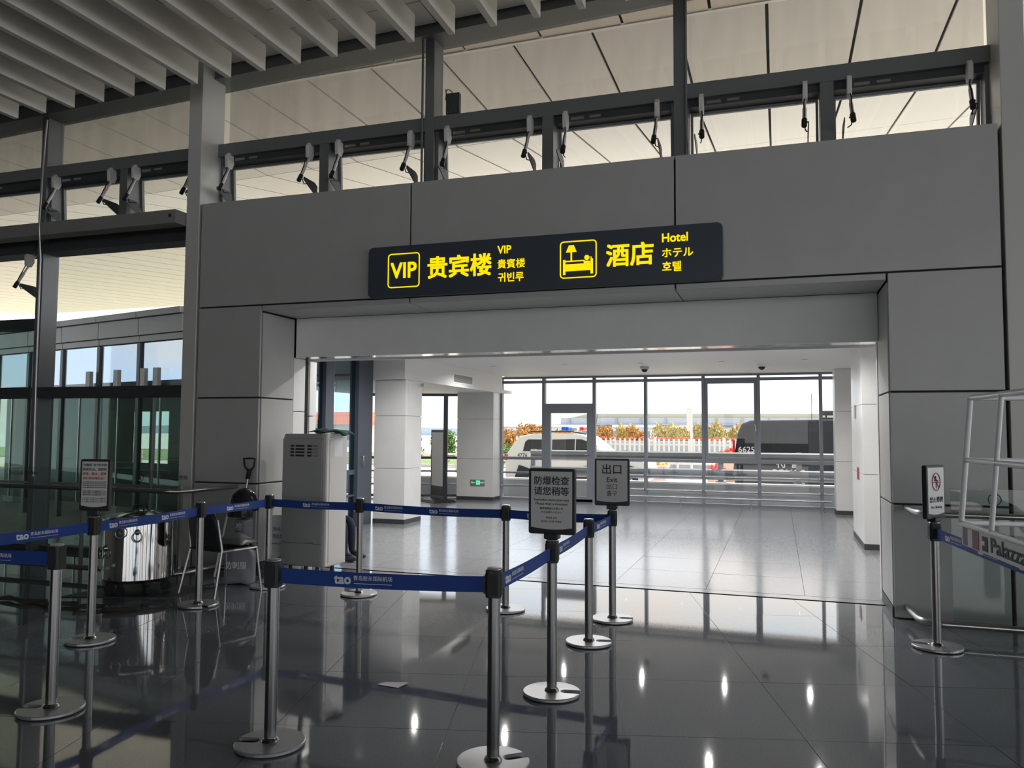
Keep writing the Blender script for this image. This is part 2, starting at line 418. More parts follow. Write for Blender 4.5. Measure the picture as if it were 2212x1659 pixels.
def bay(n, x0, x1, mid, zh0, zh1, openers=True, lower=True, xl=None):
    w = struct(empty('window_%d' % n, (0,0,0)))
    # fixed upper pane
    MB().prism([(x0,5.11),(x1,5.11),(x1,zh1),(x0,zh0)], 8.205, 8.217, 'y').build('pane', 'glass_upper', w)
    box('transom', x0, x1, 8.0, 8.25, 4.955, 5.11, 'frame', w, .003)
    for e in (x0, x1):
        s = 1 if e == x0 else -1
        box('side_frame', min(e, e+s*.035), max(e, e+s*.035), 8.06, 8.25, 4.29, 4.955, 'frame', w)
    box('mid_mullion', mid-.062, mid+.062, 8.0, 8.25, 4.29, 4.955, 'frame', w, .003)
    box('sill', x0, x1, 8.12, 8.26, 4.27, 4.31, 'frame', w)
    for a, b in ((x0+.035, mid-.062), (mid+.062, x1-.035)):
        # frame head with latch plates, and the top-hung sash swung wide open
        box('head_frame', a, b, 8.06, 8.25, 4.885, 4.955, 'frame_dark', w)
        box('latch_plate', a+.18, a+.32, 8.052, 8.062, 4.90, 4.93, 'steel', w); box('latch_plate', a+.38, a+.50, 8.052, 8.062, 4.905, 4.93, 'steel', w)
        sh = empty('sash', (0, 8.235, 4.885), 0, w); sh.rotation_euler = (R(4), 0, 0)
        L = .585
        MB().box(a+.005, b-.005, -.02, .02, -.03, 0).box(a+.005, b-.005, -.02, .02, -L, -L+.03).box(a+.005, a+.03, -.02, .02, -L+.03, -.03).box(b-.03, b-.005, -.02, .02, -L+.03, -.03).build('sash_frame', 'frame', sh)
        MB().box(a+.03, b-.03, -.006, .006, -L+.03, -.03).build('sash_pane', 'glass_clear', sh)
        if openers:
            sash_opener(w, a+.13, 1); sash_opener(w, b-.13, -1)
    return w
def roofz(x): return 5.965 + .040*(x+5.16)
POSTS = [-12.12, -9.33, -3.665, -.905]
bay(1, -6.51, -3.72, -5.01, roofz(-6.5)+.06, roofz(-3.7)+.06)
bay(2, -3.61, -.955, -2.285, roofz(-3.6)+.06, roofz(-.95)+.06)
bay(3, -.855, 1.86, .485, roofz(-.85)+.06, roofz(1.86)+.06)
w4 = bay(4, -9.275, -6.70, -7.97, roofz(-9.3)+.06, roofz(-6.7)+.06)
w5 = bay(5, -12.065, -9.385, -10.7, roofz(-12)+.06, roofz(-9.4)+.06, openers=False)
w6 = bay(6, 2.05, 4.7, 3.3, roofz(2)+.06, roofz(4.7)+.06, openers=False)
for k, (x, z0) in enumerate(((-3.665, 4.25), (-.905, 4.25), (-9.33, 0), (-12.12, 0))):
    struct(box('trim_%d' % (3+k), x-.055, x+.055, 8.0, 8.25, z0, roofz(x)+.1, 'frame', None, .003))
# head beam of the facade, following the rising roof
hb = struct(MB().prism([(-30,roofz(-30)-.02),(16,roofz(16)-.02),(16,7.2),(-30,7.2)], 7.90, 8.28, 'y').build('trim_7', 'frame'))
# thin conduits on the posts
for x in (-3.745, -.835):
    tag(MB().tube([(x,7.985,4.3),(x,7.985,roofz(x)+.03)], .014, 8).build('conduit_pipe', 'frame'), 'thin grey conduit pipe running up the %s window post' % ('second' if x < -2 else 'third'), 'pipe')
# junction box
jb = tag(empty('junction_box', (-3.43, 8.12, 5.28)), 'small dark metal junction box with loose red wires on window sill', 'box')
MB().box(-.075,.085,-.03,.03,-.125,.115).build('case', 'black_plastic', jb, .003)
MB().box(-.067,.077,-.034,-.03,-.117,.107).build('cover_plate', 'frame_dark', jb)
for k in (-.05, 0, .05): MB().lathe([(.005,0),(.005,.004)], 8, M=Matrix.Translation((k,-.034,-.11)) @ Matrix.Rotation(PI/2,4,'X')).build('screw', 'steel', jb)
MB().tube([(-.09,.0,.15),(-.06,-.01,.17),(-.02,-.01,.15),(.0,0,.11)], .006, 6).build('wire', 'label_maroon', jb)
MB().tube([(-.09,.0,.18),(-.08,-.01,.12),(-.085,-.01,.05)], .006, 6).build('wire', 'rubber', jb)

# ---- lower glazing of the left facade
def lower_bay(w, x0, x1, openable):
    box('head_frame', x0, x1, 7.95, 8.25, 3.93, 4.06, 'frame_dark', w)
    box('transom', x0, x1, 7.98, 8.24, 2.0, 2.14, 'frame_dark', w, .003)
    if openable:
        box('transom', x0, x1, 8.0, 8.24, 2.93, 3.06, 'frame_dark', w, .003)
        box('pane', x0, x1, 8.2, 8.212, 2.14, 2.93, 'glass_green', w)
    else:
        box('pane', x0, x1, 8.2, 8.212, 2.14, 3.93, 'glass_clear', w)
    n = 3
    for k in range(n):
        a = x0+(x1-x0)*k/n; b = x0+(x1-x0)*(k+1)/n
        box('pane', a+.012, b-.012, 8.2, 8.212, .06, 2.0, 'glass_green', w)
        if k: box('door_stile', a-.012, a+.012, 8.18, 8.225, .06, 2.0, 'steel', w)
        box('push_bar', a+.05, b-.05, 8.165, 8.185, .86, .89, 'steel', w)
    box('bottom_rail', x0, x1, 8.1, 8.25, 0, .06, 'frame_dark', w)
    box('spandrel_top', x0, x1, 8.08, 8.25, 4.06, 4.29, 'frame_dark', w)
lower_bay(w4, -9.275, -6.70, False); lower_bay(w5, -12.065, -9.385, True); lower_bay(w6, 2.05, 4.7, False)
opn = w5
sash_opener(w5, -9.52, -1, zo=-1.02)
# horizontal steel tube beam across the left facade
tb = rootbox('trim_8', -16, -6.705, 7.52, 7.72, 4.03, 4.19, 'steel_beam')
box('bolt_hole', -6.80, -6.76, 7.515, 7.521, 4.10, 4.14, 'slot_dark', tb)
hc = tag(MB().tube([(-8.84,7.60,5.55),(-8.86,7.60,5.3),(-8.79,7.50,4.22),(-8.77,7.50,4.0),(-8.86,7.6,3.74),(-8.85,7.6,2.33),(-8.83,7.6,1.0)], .011, 8).build('hanging_cable', 'steel_base'), 'thin pale cable hanging down the left facade', 'cable')
# facade further left and right, out of the picture; right panes clear to brighten slats
for n, x0 in ((7, -15), (8, -20), (9, -25), (10, 4.9), (11, 10)):
    w = struct(empty('window_%d' % n)); x1 = x0 + (2.8 if n == 7 else 4.8)
    box('pane', x0, x1, 8.2, 8.212, .06, 5.6 if n > 7 and n < 10 else 6.2, 'glass_clear' if n > 9 else 'glass_green', w); box('mullion', x1, x1+.12, 8.0, 8.25, 0, 5.8, 'frame', w); box('transom', x0, x1, 8.0, 8.24, 3.0, 3.12, 'frame', w)

# ================================================================== CEILING OF THE HALL
ceil = struct(MB().box(-30, 16, -26, 8.28, 7.05, 7.2).build('ceiling', 'void'))
sl = MB().box(-.033, .033, -9.0, 0, 0, .285).mesh('slat'); sl.materials.append(MATS['slat'])
k = 0
for i in range(-16, 20):
    x = -6.194 + .4475*i
    if x > 2.2: break
    share('slat', sl, ceil, (x, 7.2, 5.545 + .0285*(x+4.3) - .0))
# strip of ceiling panels between the slats and the facade
for j, (y0, y1) in enumerate(((6.55,6.98),(6.995,7.40),(7.415,7.86))):
    for i in range(-6, 3):
        x0 = -6.2+2.685*i; x1 = x0+2.67
        zc = lambda x: 6.10+.03*(x+4)
        MB().add([(x0,y0,zc(x0)),(x1,y0,zc(x1)),(x1,y1,zc(x1)),(x0,y1,zc(x0)),(x0,y0,zc(x0)+.03),(x1,y0,zc(x1)+.03),(x1,y1,zc(x1)+.03),(x0,y1,zc(x0)+.03)],
                 [(0,3,2,1),(4,5,6,7),(0,1,5,4),(1,2,6,5),(2,3,7,6),(3,0,4,7)]).build('ceiling_panel', 'ceil_panel', ceil)
for y in (3.2, 5.6): MB().box(-16, 3, y-.05, y+.05, 6.02, 6.16).build('slat_carrier', 'steel_base', ceil)
# unseen hall walls behind the camera; back and right openings shaped to light it
struct(box('wall_left', -30.2, -30, -26, 8.2, 0, 7.1, 'panel'))
wb = struct(MB().box(-30, -10, -26.3, -26, 0, 7.1).box(-10, 16, -26.3, -26, 0, .8).box(-10, 16, -26.3, -26, 6.3, 7.1).box(-10, -2, -26.3, -26, 5.6, 6.3).build('wall_back', 'panel'))
for i in range(5): box('pier', -10+6.2*i, -9.4+6.2*i, -26.3, -26, .8, 5.6, 'panel', wb)
wr = struct(MB().box(16, 16.2, -26, 8.2, 0, .9).box(16, 16.2, -26, 8.2, 6.3, 7.1).build('wall_right', 'panel'))
for i in range(7): box('pier', 16, 16.2, -26+5.5*i, -25+5.5*i, .9, 6.3, 'panel', wr)

# ================================================================== CANOPY OUTSIDE
can = struct(MB().box(-46, 7, 8.3, 20.5, 8.6, 8.9).box(-46, -12, 20.5, 33.5, 8.6, 8.9).build('canopy', 'joint'))
def yf(x): return 13.33 - .083*x
def slab(name, quad, th, m, par):
    # quad: four (x,y,z) seen from below, thickened upward
    n = len(quad)
    MB().add(list(quad)+[(x,y,z+th) for x,y,z in quad], [tuple(range(n-1,-1,-1)), tuple(range(n,2*n))]+[(i,(i+1)%n,n+(i+1)%n,n+i) for i in range(n)]).build(name, m, par)
def band(x0, x1, off, e0, e1, f0, f1, m):
    a = off + 1.13*math.floor((x0-off)/1.13)
    while a < x1:
        b = a+1.13-.028; a2 = a+.014
        slab('canopy_board', [(a2,*e0(a2)),(b,*e0(b)),(b,*e1(b)),(a2,*e1(a2))], .03, m, can); a += 1.13
band(-22, 7, -.75, lambda x: (8.3,7.0), lambda x: (10.16-.02*x,7.0), 0, 0, 'canopy_edge')
band(-26, 7, -.06, lambda x: (10.26-.02*x,7.0), lambda x: (yf(x)-.01,7.0), 0, 0, 'canopy')
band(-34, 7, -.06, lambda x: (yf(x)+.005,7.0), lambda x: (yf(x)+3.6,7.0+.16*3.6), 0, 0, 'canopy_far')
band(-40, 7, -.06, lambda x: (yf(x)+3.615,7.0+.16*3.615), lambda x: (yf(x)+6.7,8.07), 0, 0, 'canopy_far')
slab('canopy_trim', [(-26,10.165+.52,6.985),(8,10.165-.16,6.985),(8,10.225-.16,6.985),(-26,10.225+.52,6.985)], .03, 'white_trim', can)
# outer field: boards laid askew, clipped to the roof edge
ang = R(-29); dx, dy = math.sin(-ang), math.cos(ang); ex, ey = dy, -dx
for i in range(-52, 24):
    s0 = i*1.0
    poly = [(ex*s+dx*t, ey*s+dy*t) for s, t in ((s0+.02,-20),(s0+1-.02,-20),(s0+1-.02,80),(s0+.02,80))]
    poly = clip_poly(poly, -.083, -1, -(13.33+6.72)); poly = clip_poly(poly, .03, 1, 33.0); poly = clip_poly(poly, -1, 0, 44); poly = clip_poly(poly, 1, 0, -12)
    if len(poly) >= 3 and area(poly) > .3:
        if sum(poly[k][0]*poly[(k+1)%len(poly)][1]-poly[(k+1)%len(poly)][0]*poly[k][1] for k in range(len(poly))) < 0: poly.reverse()
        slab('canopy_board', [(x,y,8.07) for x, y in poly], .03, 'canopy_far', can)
# ================================================================== INNER HALL
LAMP = 26.0
ceil2 = rootbox('ceiling', -6.07, 2.6, 8.83, 18.0, 2.87, 2.95, 'plaster')
box('low_ceiling', -9.9, -6.08, 12.5, 18.2, 2.49, 2.56, 'plaster', ceil2); box('low_ceiling', -6.75, -6.08, 8.83, 12.5, 2.87, 2.95, 'plaster', ceil2)
box('bulkhead_face', -6.09, -6.06, 12.40, 17.45, 2.475, 2.87, 'plaster', ceil2); box('bulkhead_end', -6.68, -6.06, 12.36, 12.40, 2.475, 2.87, 'plaster', ceil2)
box('roof_slab', -6.85, 2.7, 8.5, 19.6, 3.02, 3.3, 'plaster', ceil2); box('roof_slab', -9.9, -6.85, 12.5, 19.0, 2.60, 3.3, 'plaster', ceil2)
gr = tag(empty('air_grille', (-6.063, 15.02, 2.64)), 'white louvred air conditioning grille on the bulkhead', 'grille')
MB().box(0,.012,-.53,.53,-.105,.105).build('frame', 'white_trim', gr, .003); MB().box(.012,.014,-.49,.49,-.075,.075).build('duct_opening', 'slot_dark', gr)
for k in range(9): MB().box(.010,.022,-.49,.49,-.072+k*.0175,-.064+k*.0175).build('louvre', 'steel_base', gr)
for j, y in enumerate((9.6, 11.3, 14.7)):  # nearest row is added to brighten the reveals and air conditioner front
    for i, x in enumerate((-5.3, -3.85, -2.4, -.95, .45)):
        d = tag(empty('downlight', (x, y, 2.868)), 'small recessed ceiling downlight, %s from the left in the %s row' % (('first','second','third','fourth','fifth')[i], ('added nearest','middle','far')[j]), 'light', 'downlights in the inner hall ceiling')
        MB().lathe([(.050,-.002),(.058,-.006),(.042,-.006)], 16).build('trim_ring', 'white_trim', d); MB().lathe([(.040,-.004),(.040,-.005)], 16).build('lamp', 'down_light', d)
        ld = bpy.data.lights.new('lamp_light', 'SPOT'); ld.energy = LAMP; ld.spot_size = R(165); ld.spot_blend = .6; ld.shadow_soft_size = .018; ld.color = (1.0, .97, .94)
        lo = bpy.data.objects.new('lamp_light', ld); COL.objects.link(lo); lo.parent = d; lo.location = (0,0,-.02)
for x, y, lb in ((-2.45,15.5,'dark dome security camera on the ceiling, the one nearer the door'), (-.27,15.4,'white shrouded dome security camera on the ceiling above the van')):
    c = tag(empty('dome_camera', (x, y, 2.87)), lb, 'camera')
    MB().lathe([(.09,0),(.09,-.04),(.07,-.055)], 20).build('housing', 'white_trim' if x > -1 else 'steel_base', c)
    MB().ball((0,0,-.05), .066, 16, 8).build('dome', 'lens_dark', c)
# columns, clad in white panels
def clad_column(name, x0, x1, y0, y1, joints, top, lb, skirt=.075):
    c = struct(MB().box(x0+.02, x1-.02, y0+.02, y1-.02, 0, top).build(name, 'joint'))
    box('skirting', x0-.004, x1+.004, y0-.004, y1+.004, 0, skirt, 'frame_dark', c)
    zs = [skirt]+joints+[top]
    for a, b in zip(zs, zs[1:]):
        box('cladding_panel', x0, x1, y0, y0+.02, a+.003, b-.003, 'panel_white', c, .002); box('cladding_panel', x0, x1, y1-.02, y1, a+.003, b-.003, 'panel_white', c)
        s = x0+(x1-x0)*.0
        box('cladding_panel', x0, x0+.02, y0+.022, y1-.022, a+.003, b-.003, 'panel_white', c)
        w = (y1-y0)
        box('cladding_panel', x1-.02, x1, y0+.022, y0+.10, a+.003, b-.003, 'panel_white', c); box('cladding_panel', x1-.02, x1, y0+.106, y1-.022, a+.003, b-.003, 'panel_white', c)
    return c
c1 = clad_column('trim_9', -6.665, -6.07, 12.42, 13.08, [.944, 1.852], 2.475, '')
c2 = clad_column('trim_10', -7.14, -6.24, 17.36, 18.02, [.95, 1.877], 2.52, '')
c3 = clad_column('trim_11', 1.075, 1.75, 17.0, 17.6, [1.04, 2.03], 2.87, '')
c4 = clad_column('trim_12', 1.11, 1.9, 12.03, 13.7, [1.031, 2.0], 2.87, '')
box('notice', 1.104, 1.108, 12.6, 12.9, .92, 1.1, 'label_maroon', c4)
fh = tag(MB().box(0,.02,-.07,.07,-.10,.10).build('wall_panel_box', 'steel_base'), 'small silver switch plate on the right pier', 'switch'); fh.location = (1.085, 13.05, 1.92)
sn = tag(empty('wall_sensor', (-6.05, 13.02, 2.41)), 'small round sensor at the top of the first inner column', 'sensor')
MB().lathe([(.03,0),(.03,.05),(.02,.06)], 14, M=Matrix.Rotation(PI/2,4,'Y')).build('body', 'steel_base', sn)
win = rootbox('wall_inner', 2.55, 2.7, 8.8, 18.2, 0, 2.95, 'plaster')
box('return_wall', .93, 2.6, 8.52, 8.62, 0, 2.95, 'plaster', win)
# green running-man exit sign on the second column
ex = tag(empty('exit_sign', (-6.60, 17.352, .405)), 'small green running man exit sign low on the second column', 'sign')
MB().box(-.19,.16,-.012,0,-.075,.065).build('plate', 'steel_base', ex)
MB().box(-.045,.045,-.016,-.012,-.05,.05).build('pictogram_panel', 'exit_green', ex)
MB().prism([(-.17,0),(-.14,.026),(-.137,.02),(-.153,.006),(-.075,.006),(-.075,-.006),(-.153,-.006),(-.137,-.02),(-.14,-.026)], -.016, -.012, 'y').build('arrow', 'exit_green', ex)
MB().ball((.004,-.0165,.03), .008, 10, 6).tube([(.0,-.0175,.02),(-.006,-.0175,-.008)], .006, 6).tube([(-.006,-.0175,-.008),(.014,-.0175,-.02),(.008,-.0175,-.042)], .0045, 6).tube([(-.006,-.0175,-.008),(-.018,-.0175,-.025),(-.032,-.0175,-.027)], .0045, 6).tube([(.0,-.0175,.016),(.02,-.0175,.004)], .004, 6).tube([(.0,-.0175,.016),(-.02,-.0175,.008)], .004, 6).build('running_man', 'fence_white', ex)
text('EXIT', .05, 'exit_green', ex, Matrix.Translation((.10,-.014,0)) @ FACE_CAM, .01)

# ---- glazing at the far side of the inner hall
GY = 17.9
gw = struct(empty('window_12', (0, GY, 0)))
MU = [-6.23, -5.178, -3.98, -2.808, -1.545, -.388, .856, 1.95]
for x in MU: box('mullion', x-.034, x+.034, -.06, .08, 0, 2.88, 'frame_blue', gw, .003)
box('head_rail', -6.25, 1.98, -.05, .07, 2.83, 2.88, 'frame_blue', gw); box('transom', -6.25, 1.98, -.05, .07, 2.72, 2.785, 'frame_blue', gw); box('bottom_rail', -6.25, 1.98, -.05, .07, 0, .055, 'frame_blue', gw)
for i, (a, b) in enumerate(zip(MU, MU[1:])):
    a2, b2 = a+.034, b-.034
    if i == 1: continue
    box('pane', a2, b2, 0, .01, 2.785, 2.83, 'glass_clear', gw)
    box('pane', a2, b2, 0, .01, 1.0, 2.72, 'glass_clear', gw); box('transom', a2, b2, -.05, .07, .935, 1.0, 'frame_blue', gw)
    box('pane', a2, b2, 0, .01, .055, .935, 'glass_frost', gw)
    if i == 4:
        s = empty('casement', (0,0,0), 0, gw)
        MB().box(a2, a2+.06, -.04, .05, 1.0, 2.72).box(b2-.06, b2, -.04, .05, 1.0, 2.72).box(a2+.06, b2-.06, -.04, .05, 1.0, 1.06).box(a2+.06, b2-.06, -.04, .05, 2.66, 2.72).build('casement_frame', 'frame_blue', s)
        for x in (a2+.05, b2-.05): MB().tube([(x,-.05,1.78),(x,-.09,1.78),(x+.02,-.1,1.74),(x+.02,-.1,1.62)], .012, 8).build('handle', 'steel_base', s)
    for z in (.635, .325):
        MB().tube([(a2,-.08,z),(b2,-.08,z)], .022, 10).build('guard_rail', 'steel', gw)
        for x in (a2+.012, b2-.012): MB().lathe([(.034,-.012),(.034,.012)], 12, M=Matrix.Translation((x,-.08,z)) @ Matrix.Rotation(PI/2,4,'Y')).build('rail_flange', 'steel', gw)
gd = struct(empty('door_1', (0, GY, 0)))
a, b = MU[1]+.034, MU[2]-.034
box('pane', a, b, 0, .01, 2.785, 2.83, 'glass_clear', gd); box('pane', a, b, 0, .01, 2.24, 2.72, 'glass_clear', gd)
box('door_head', a, b, -.06, .08, 2.14, 2.24, 'frame_blue', gd)
MB().box(a,a+.13,-.05,.06,.0,2.14).box(b-.13,b,-.05,.06,.0,2.14).box(a+.13,b-.13,-.05,.06,2.02,2.14).box(a+.13,b-.13,-.05,.06,0,.12).build('door_leaf_frame', 'frame_blue', gd)
box('pane', a+.13, b-.13, 0, .01, .12, 2.02, 'glass_clear', gd); MB().tube([(b-.065,-.06,1.08),(b-.065,-.1,1.08),(b-.17,-.1,1.075)], .011, 8).build('door_handle', 'steel', gd)
# floor-standing low rail in front of the glazing
lr = tag(empty('low_guard_rail', (0, 17.45, 0)), 'low stainless guard rail on short feet along the far glazing', 'railing')
MB().tube([(-3.7,0,.205),(1.02,0,.205)], .022, 10).build('rail', 'steel', lr)
for x in (-3.3,-2.0,-.55,.85): MB().tube([(x,0,0),(x,0,.2)], .014, 8).lathe([(.055,0),(.055,.008)], 16, c=(x,0,0)).build('foot', 'steel', lr)
# ---- glazing turned toward us left of the second column
gl2 = struct(empty('window_13', (-7.12, 17.9, 0), R(18)))
for x in (-.50, -1.55, -2.6): box('mullion', x-.05, x+.05, -.06, .08, 0, 2.5, 'post_navy', gl2)
for z in (.05, .95, 2.46): box('transom', -2.6, 0.05, -.05, .06, z-.03, z+.03, 'post_navy', gl2)
for a, b in ((-2.55,-1.6),(-1.5,-.55),(-.45,.05)):
    box('pane', a, b, 0, .01, .98, 2.43, 'glass_clear', gl2); box('pane', a, b, 0, .01, .08, .92, 'glass_frost', gl2)
    for z in (.635, .325): MB().tube([(a,-.08,z),(b,-.08,z)], .022, 10).build('guard_rail', 'steel', gl2)
MB().tube([(-.56,-.08,1.6),(-.56,-.12,1.6),(-.58,-.12,1.48)], .012, 8).build('handle', 'steel_base', gl2)
# ---- left side wall of the inner hall: glass between dark posts
gl3 = struct(empty('window_14', (-6.70, 0, 0)))
box('post', -.12, .02, 10.86, 11.10, 0, 2.87, 'post_navy', gl3); box('post', -.14, .03, 11.87, 12.36, 0, 2.87, 'post_navy', gl3); box('post', -.12, .02, 9.0, 9.12, 0, 2.87, 'post_navy', gl3)
for y0, y1 in ((9.12,10.86),(11.10,11.87)):
    box('pane', -.05, -.04, y0, y1, .05, 2.85, 'glass_blue', gl3); box('guard_bar', -.06, -.02, y0, y1, .86, .94, 'post_navy', gl3); box('guard_bar', -.06, -.02, y0, y1, .5, .53, 'post_navy', gl3)
    box('bottom_rail', -.09, 0, y0, y1, 0, .05, 'post_navy', gl3)
MB().tube([(.03,12.0,1.0),(.07,12.0,1.0),(.07,12.0,1.16),(.03,12.0,1.16)], .012, 8).build('pull_handle', 'steel', gl3)

# ---- electronic poster stand
ep = tag(empty('poster_stand', (-7.28, 16.62, 0), R(-38)), 'tall black electronic poster stand with a pale screen by the column', 'display stand')
MB().prism([(-.30,.0),(-.24,.05),(-.05,.09),(-.03,.16),(.03,.16),(.05,.09),(.24,.05),(.30,0)], -.32, .32, 'x').build('base', 'black_plastic', ep, .004)
MB().box(-.31,.31,-.035,.035,.14,1.62).build('case', 'black_plastic', ep, .006); MB().box(-.26,.26,-.040,-.035,.36,1.56).build('screen', 'label_white', ep)
# ================================================================== OUTDOORS
GZ = -.35
gnd = rootbox('ground', -260, 200, 8.2, 330, GZ-.3, GZ, 'asphalt'); box('kerb_apron', -40, 14, 18.4, 19.9, GZ, -.12, 'concrete', gnd)
box('paved_strip', -60, 30, 29.5, 34.5, GZ, GZ+.03, 'paving_pink', gnd); box('lawn', -120, 90, 40.5, 60, GZ, GZ+.06, 'grass', gnd)
# low wall outside the glazing
lw = tag(empty('low_wall', (0, 18.9, 0)), 'low pale concrete wall just outside the far glazing', 'wall')
MB().box(-9,6,0,.2,GZ+.24,.40).build('body', 'concrete', lw); MB().box(-9,6,-.03,.23,.40,.44).build('coping', 'white_trim', lw)
# steel crash barrier
cb = tag(empty('crash_barrier', (0, 19.55, 0)), 'galvanised two-beam crash barrier between the low wall and the cars', 'barrier')
for z in (1.0, .60):
    MB().prism([(0,z-.13),(.05,z-.10),(.05,z-.05),(0,z-.01),(0,z+.01),(.05,z+.05),(.05,z+.10),(0,z+.13),(.012,z+.13),(.062,z+.10),(.062,z+.05),(.012,z),(.062,z-.05),(.062,z-.10),(.012,z-.13)][::-1], -14, 6, 'x', M=Matrix.Rotation(PI,4,'Z')).build('beam', 'galv', cb)
for x in (-11.2,-8.6,-5.95,-3.55,-1.3,.45,2.6): MB().box(x-.06,x+.06,.02,.14,-.12,1.14).box(x-.12,x+.12,-.02,.18,-.12,.44).build('post', 'galv', cb)
# ---- vehicles
def vehicle(name, loc, prof, W, lb, paint, roofin, windows, wheels, extra):
    v = tag(empty(name, loc), lb, 'car' if 'suv' in name else 'van')
    # body: side profile swept across the width, the upper part drawn in
    n = len(prof); secs = []
    for y, kx in ((0,0),(.04,1),(W/2,1.15),(W-.04,1),(W,0)):
        secs.append([(x, y + (0 if .04 < y < W-.04 else (roofin*max(0,(z-.95))*(1 if y < W/2 else -1))), z + (0 if kx else 0) ) for x, z in prof])
    # inset the outermost outline slightly for rounded shoulders
    cx = sum(p[0] for p in prof)/n; cz = sum(p[1] for p in prof)/n
    for s in (0, 4): secs[s] = [(cx+(x-cx)*.985, y, cz+(z-cz)*.965) for x, y, z in secs[s]]
    vs = [p for s in secs for p in s]; fs = [tuple(range(n)), tuple(range(5*n-1, 4*n-1, -1))]
    for s in range(4):
        for i in range(n): fs.append((s*n+i, (s+1)*n+i, (s+1)*n+(i+1)%n, s*n+(i+1)%n))
    MB().add(vs, fs).build('body', paint, v, .02, 2)
    def yside(z): return roofin*max(0,(z-.95)) - .012
    for poly in windows:
        m = MB(); k = len(poly)
        m.add([(x, yside(z)+.004, z) for x, z in poly]+[(x, yside(z)+.03, z) for x, z in poly], [tuple(range(k)), tuple(range(2*k-1,k-1,-1))]+[(i,k+i,k+(i+1)%k,(i+1)%k) for i in range(k)]).build('window', 'car_glass', v)
    for x, r in wheels:
        for y in (.11, W-.11):
            wh = MB().lathe([(r*.55,-.11),(r*.96,-.10),(r,-.06),(r,.06),(r*.96,.10),(r*.55,.11)], 24, M=Matrix.Translation((x,y,r)) @ Matrix.Rotation(PI/2,4,'X')).build('wheel', 'rubber', v)
            MB().lathe([(r*.55,-.118),(r*.5,-.113),(r*.12,-.105)], 16, M=Matrix.Translation((x,y,r)) @ Matrix.Rotation(PI/2,4,'X')).build('hub', 'steel_base', wh)
    extra(v, yside)
    return v
def side_patch(v, name, poly, m, yside, off=.006):
    k = len(poly)
    return MB().add([(x, yside(z)-off+.004, z) for x, z in poly]+[(x, yside(z)+.03, z) for x, z in poly], [tuple(range(k)), tuple(range(2*k-1,k-1,-1))]+[(i,k+i,k+(i+1)%k,(i+1)%k) for i in range(k)]).build(name, m, v)
suv_prof = [(.02,.45),(.0,1.0),(.06,1.22),(.36,1.66),(.46,1.78),(.95,1.87),(2.2,1.88),(2.75,1.80),(3.35,1.30),(3.5,1.22),(4.35,1.10),(4.68,.98),(4.76,.70),(4.72,.42),(4.2,.36),(.5,.36)]
def suv_extra(v, ys):
    side_patch(v, 'navy_stripe', [(.35,.42),(4.4,.42),(4.4,.80),(3.9,.98),(3.45,1.02),(2.1,.72),(.9,.72),(.5,.85)], 'car_navy', ys)
    MB().tube([(.75,.2,1.90),(.85,.2,1.94),(2.2,.2,1.95),(2.7,.2,1.86)], .02, 8).build('roof_rail', 'black_plastic', v)
    MB().add([(-.01,.02,1.0),(.13,-.015,1.03),(.10,-.015,1.20),(.03,.02,1.20)], [(0,1,2,3),(3,2,1,0)]).box(-.012,.10,.0,.2,1.0,1.2).build('tail_lamp', 'tail_red', v, .008)
    lb = MB().box(1.86,2.26,.35,1.45,1.93,1.98).build('light_bar', 'steel_base', v)
    MB().box(1.84,2.08,.33,.75,1.98,2.10).build('blue_lens', 'lamp_blue', lb, .02); MB().box(2.06,2.28,.75,1.05,1.98,2.09).build('white_lens', 'fence_white', lb, .02); MB().box(2.26,2.42,1.05,1.47,1.98,2.10).build('red_lens', 'tail_red', lb, .02)
    MB().ball((3.12,-.06,1.36), .12, 12, 8, sc=(.9,.6,.75)).build('mirror', 'car_white', v)
    em = MB().lathe([(.20,0),(.20,.006)], 24, M=Matrix.Translation((3.05,-.012,.88)) @ Matrix.Rotation(PI/2,4,'X')).build('police_badge', 'fence_white', v)
    MB().lathe([(.17,0),(.17,.004)], 24, M=Matrix.Translation((3.05,-.020,.88)) @ Matrix.Rotation(PI/2,4,'X')).build('badge_ring', 'viaduct', em)
    MB().prism([(-.10,.09),(.10,.09),(.10,-.02),(0,-.13),(-.10,-.02)][::-1], -.030, -.024, 'y', M=Matrix.Translation((3.05,0,.88))).build('badge_shield', 'gold', em)
    text('4776', .17, 'ink', v, Matrix.Translation((.62,-.014,1.16)) @ FACE_CAM, .01)
    MB().tube([(2.95,.3,1.75),(3.05,.3,2.5)], .008, 6).build('antenna', 'black_plastic', v)
vehicle('police_suv', (-8.55, 24.9, GZ), suv_prof, 1.88, 'white police SUV with blue and red light bar beyond the barrier', 'car_white', .16,
        [[(.62,1.30),(1.55,1.27),(1.55,1.68),(.78,1.68),(.68,1.60)],[(1.60,1.27),(2.35,1.245),(2.35,1.70),(1.60,1.68)],[(2.39,1.245),(3.32,1.22),(2.80,1.62),(2.55,1.70),(2.39,1.70)]], [(.95,.38),(3.75,.38)], suv_extra)
van_prof = [(.05,.35),(.0,1.0),(.10,1.9),(.22,2.18),(.45,2.27),(2.6,2.30),(3.05,2.20),(3.9,1.55),(4.6,1.2),(4.95,1.0),(5.0,.5),(4.9,.33)]
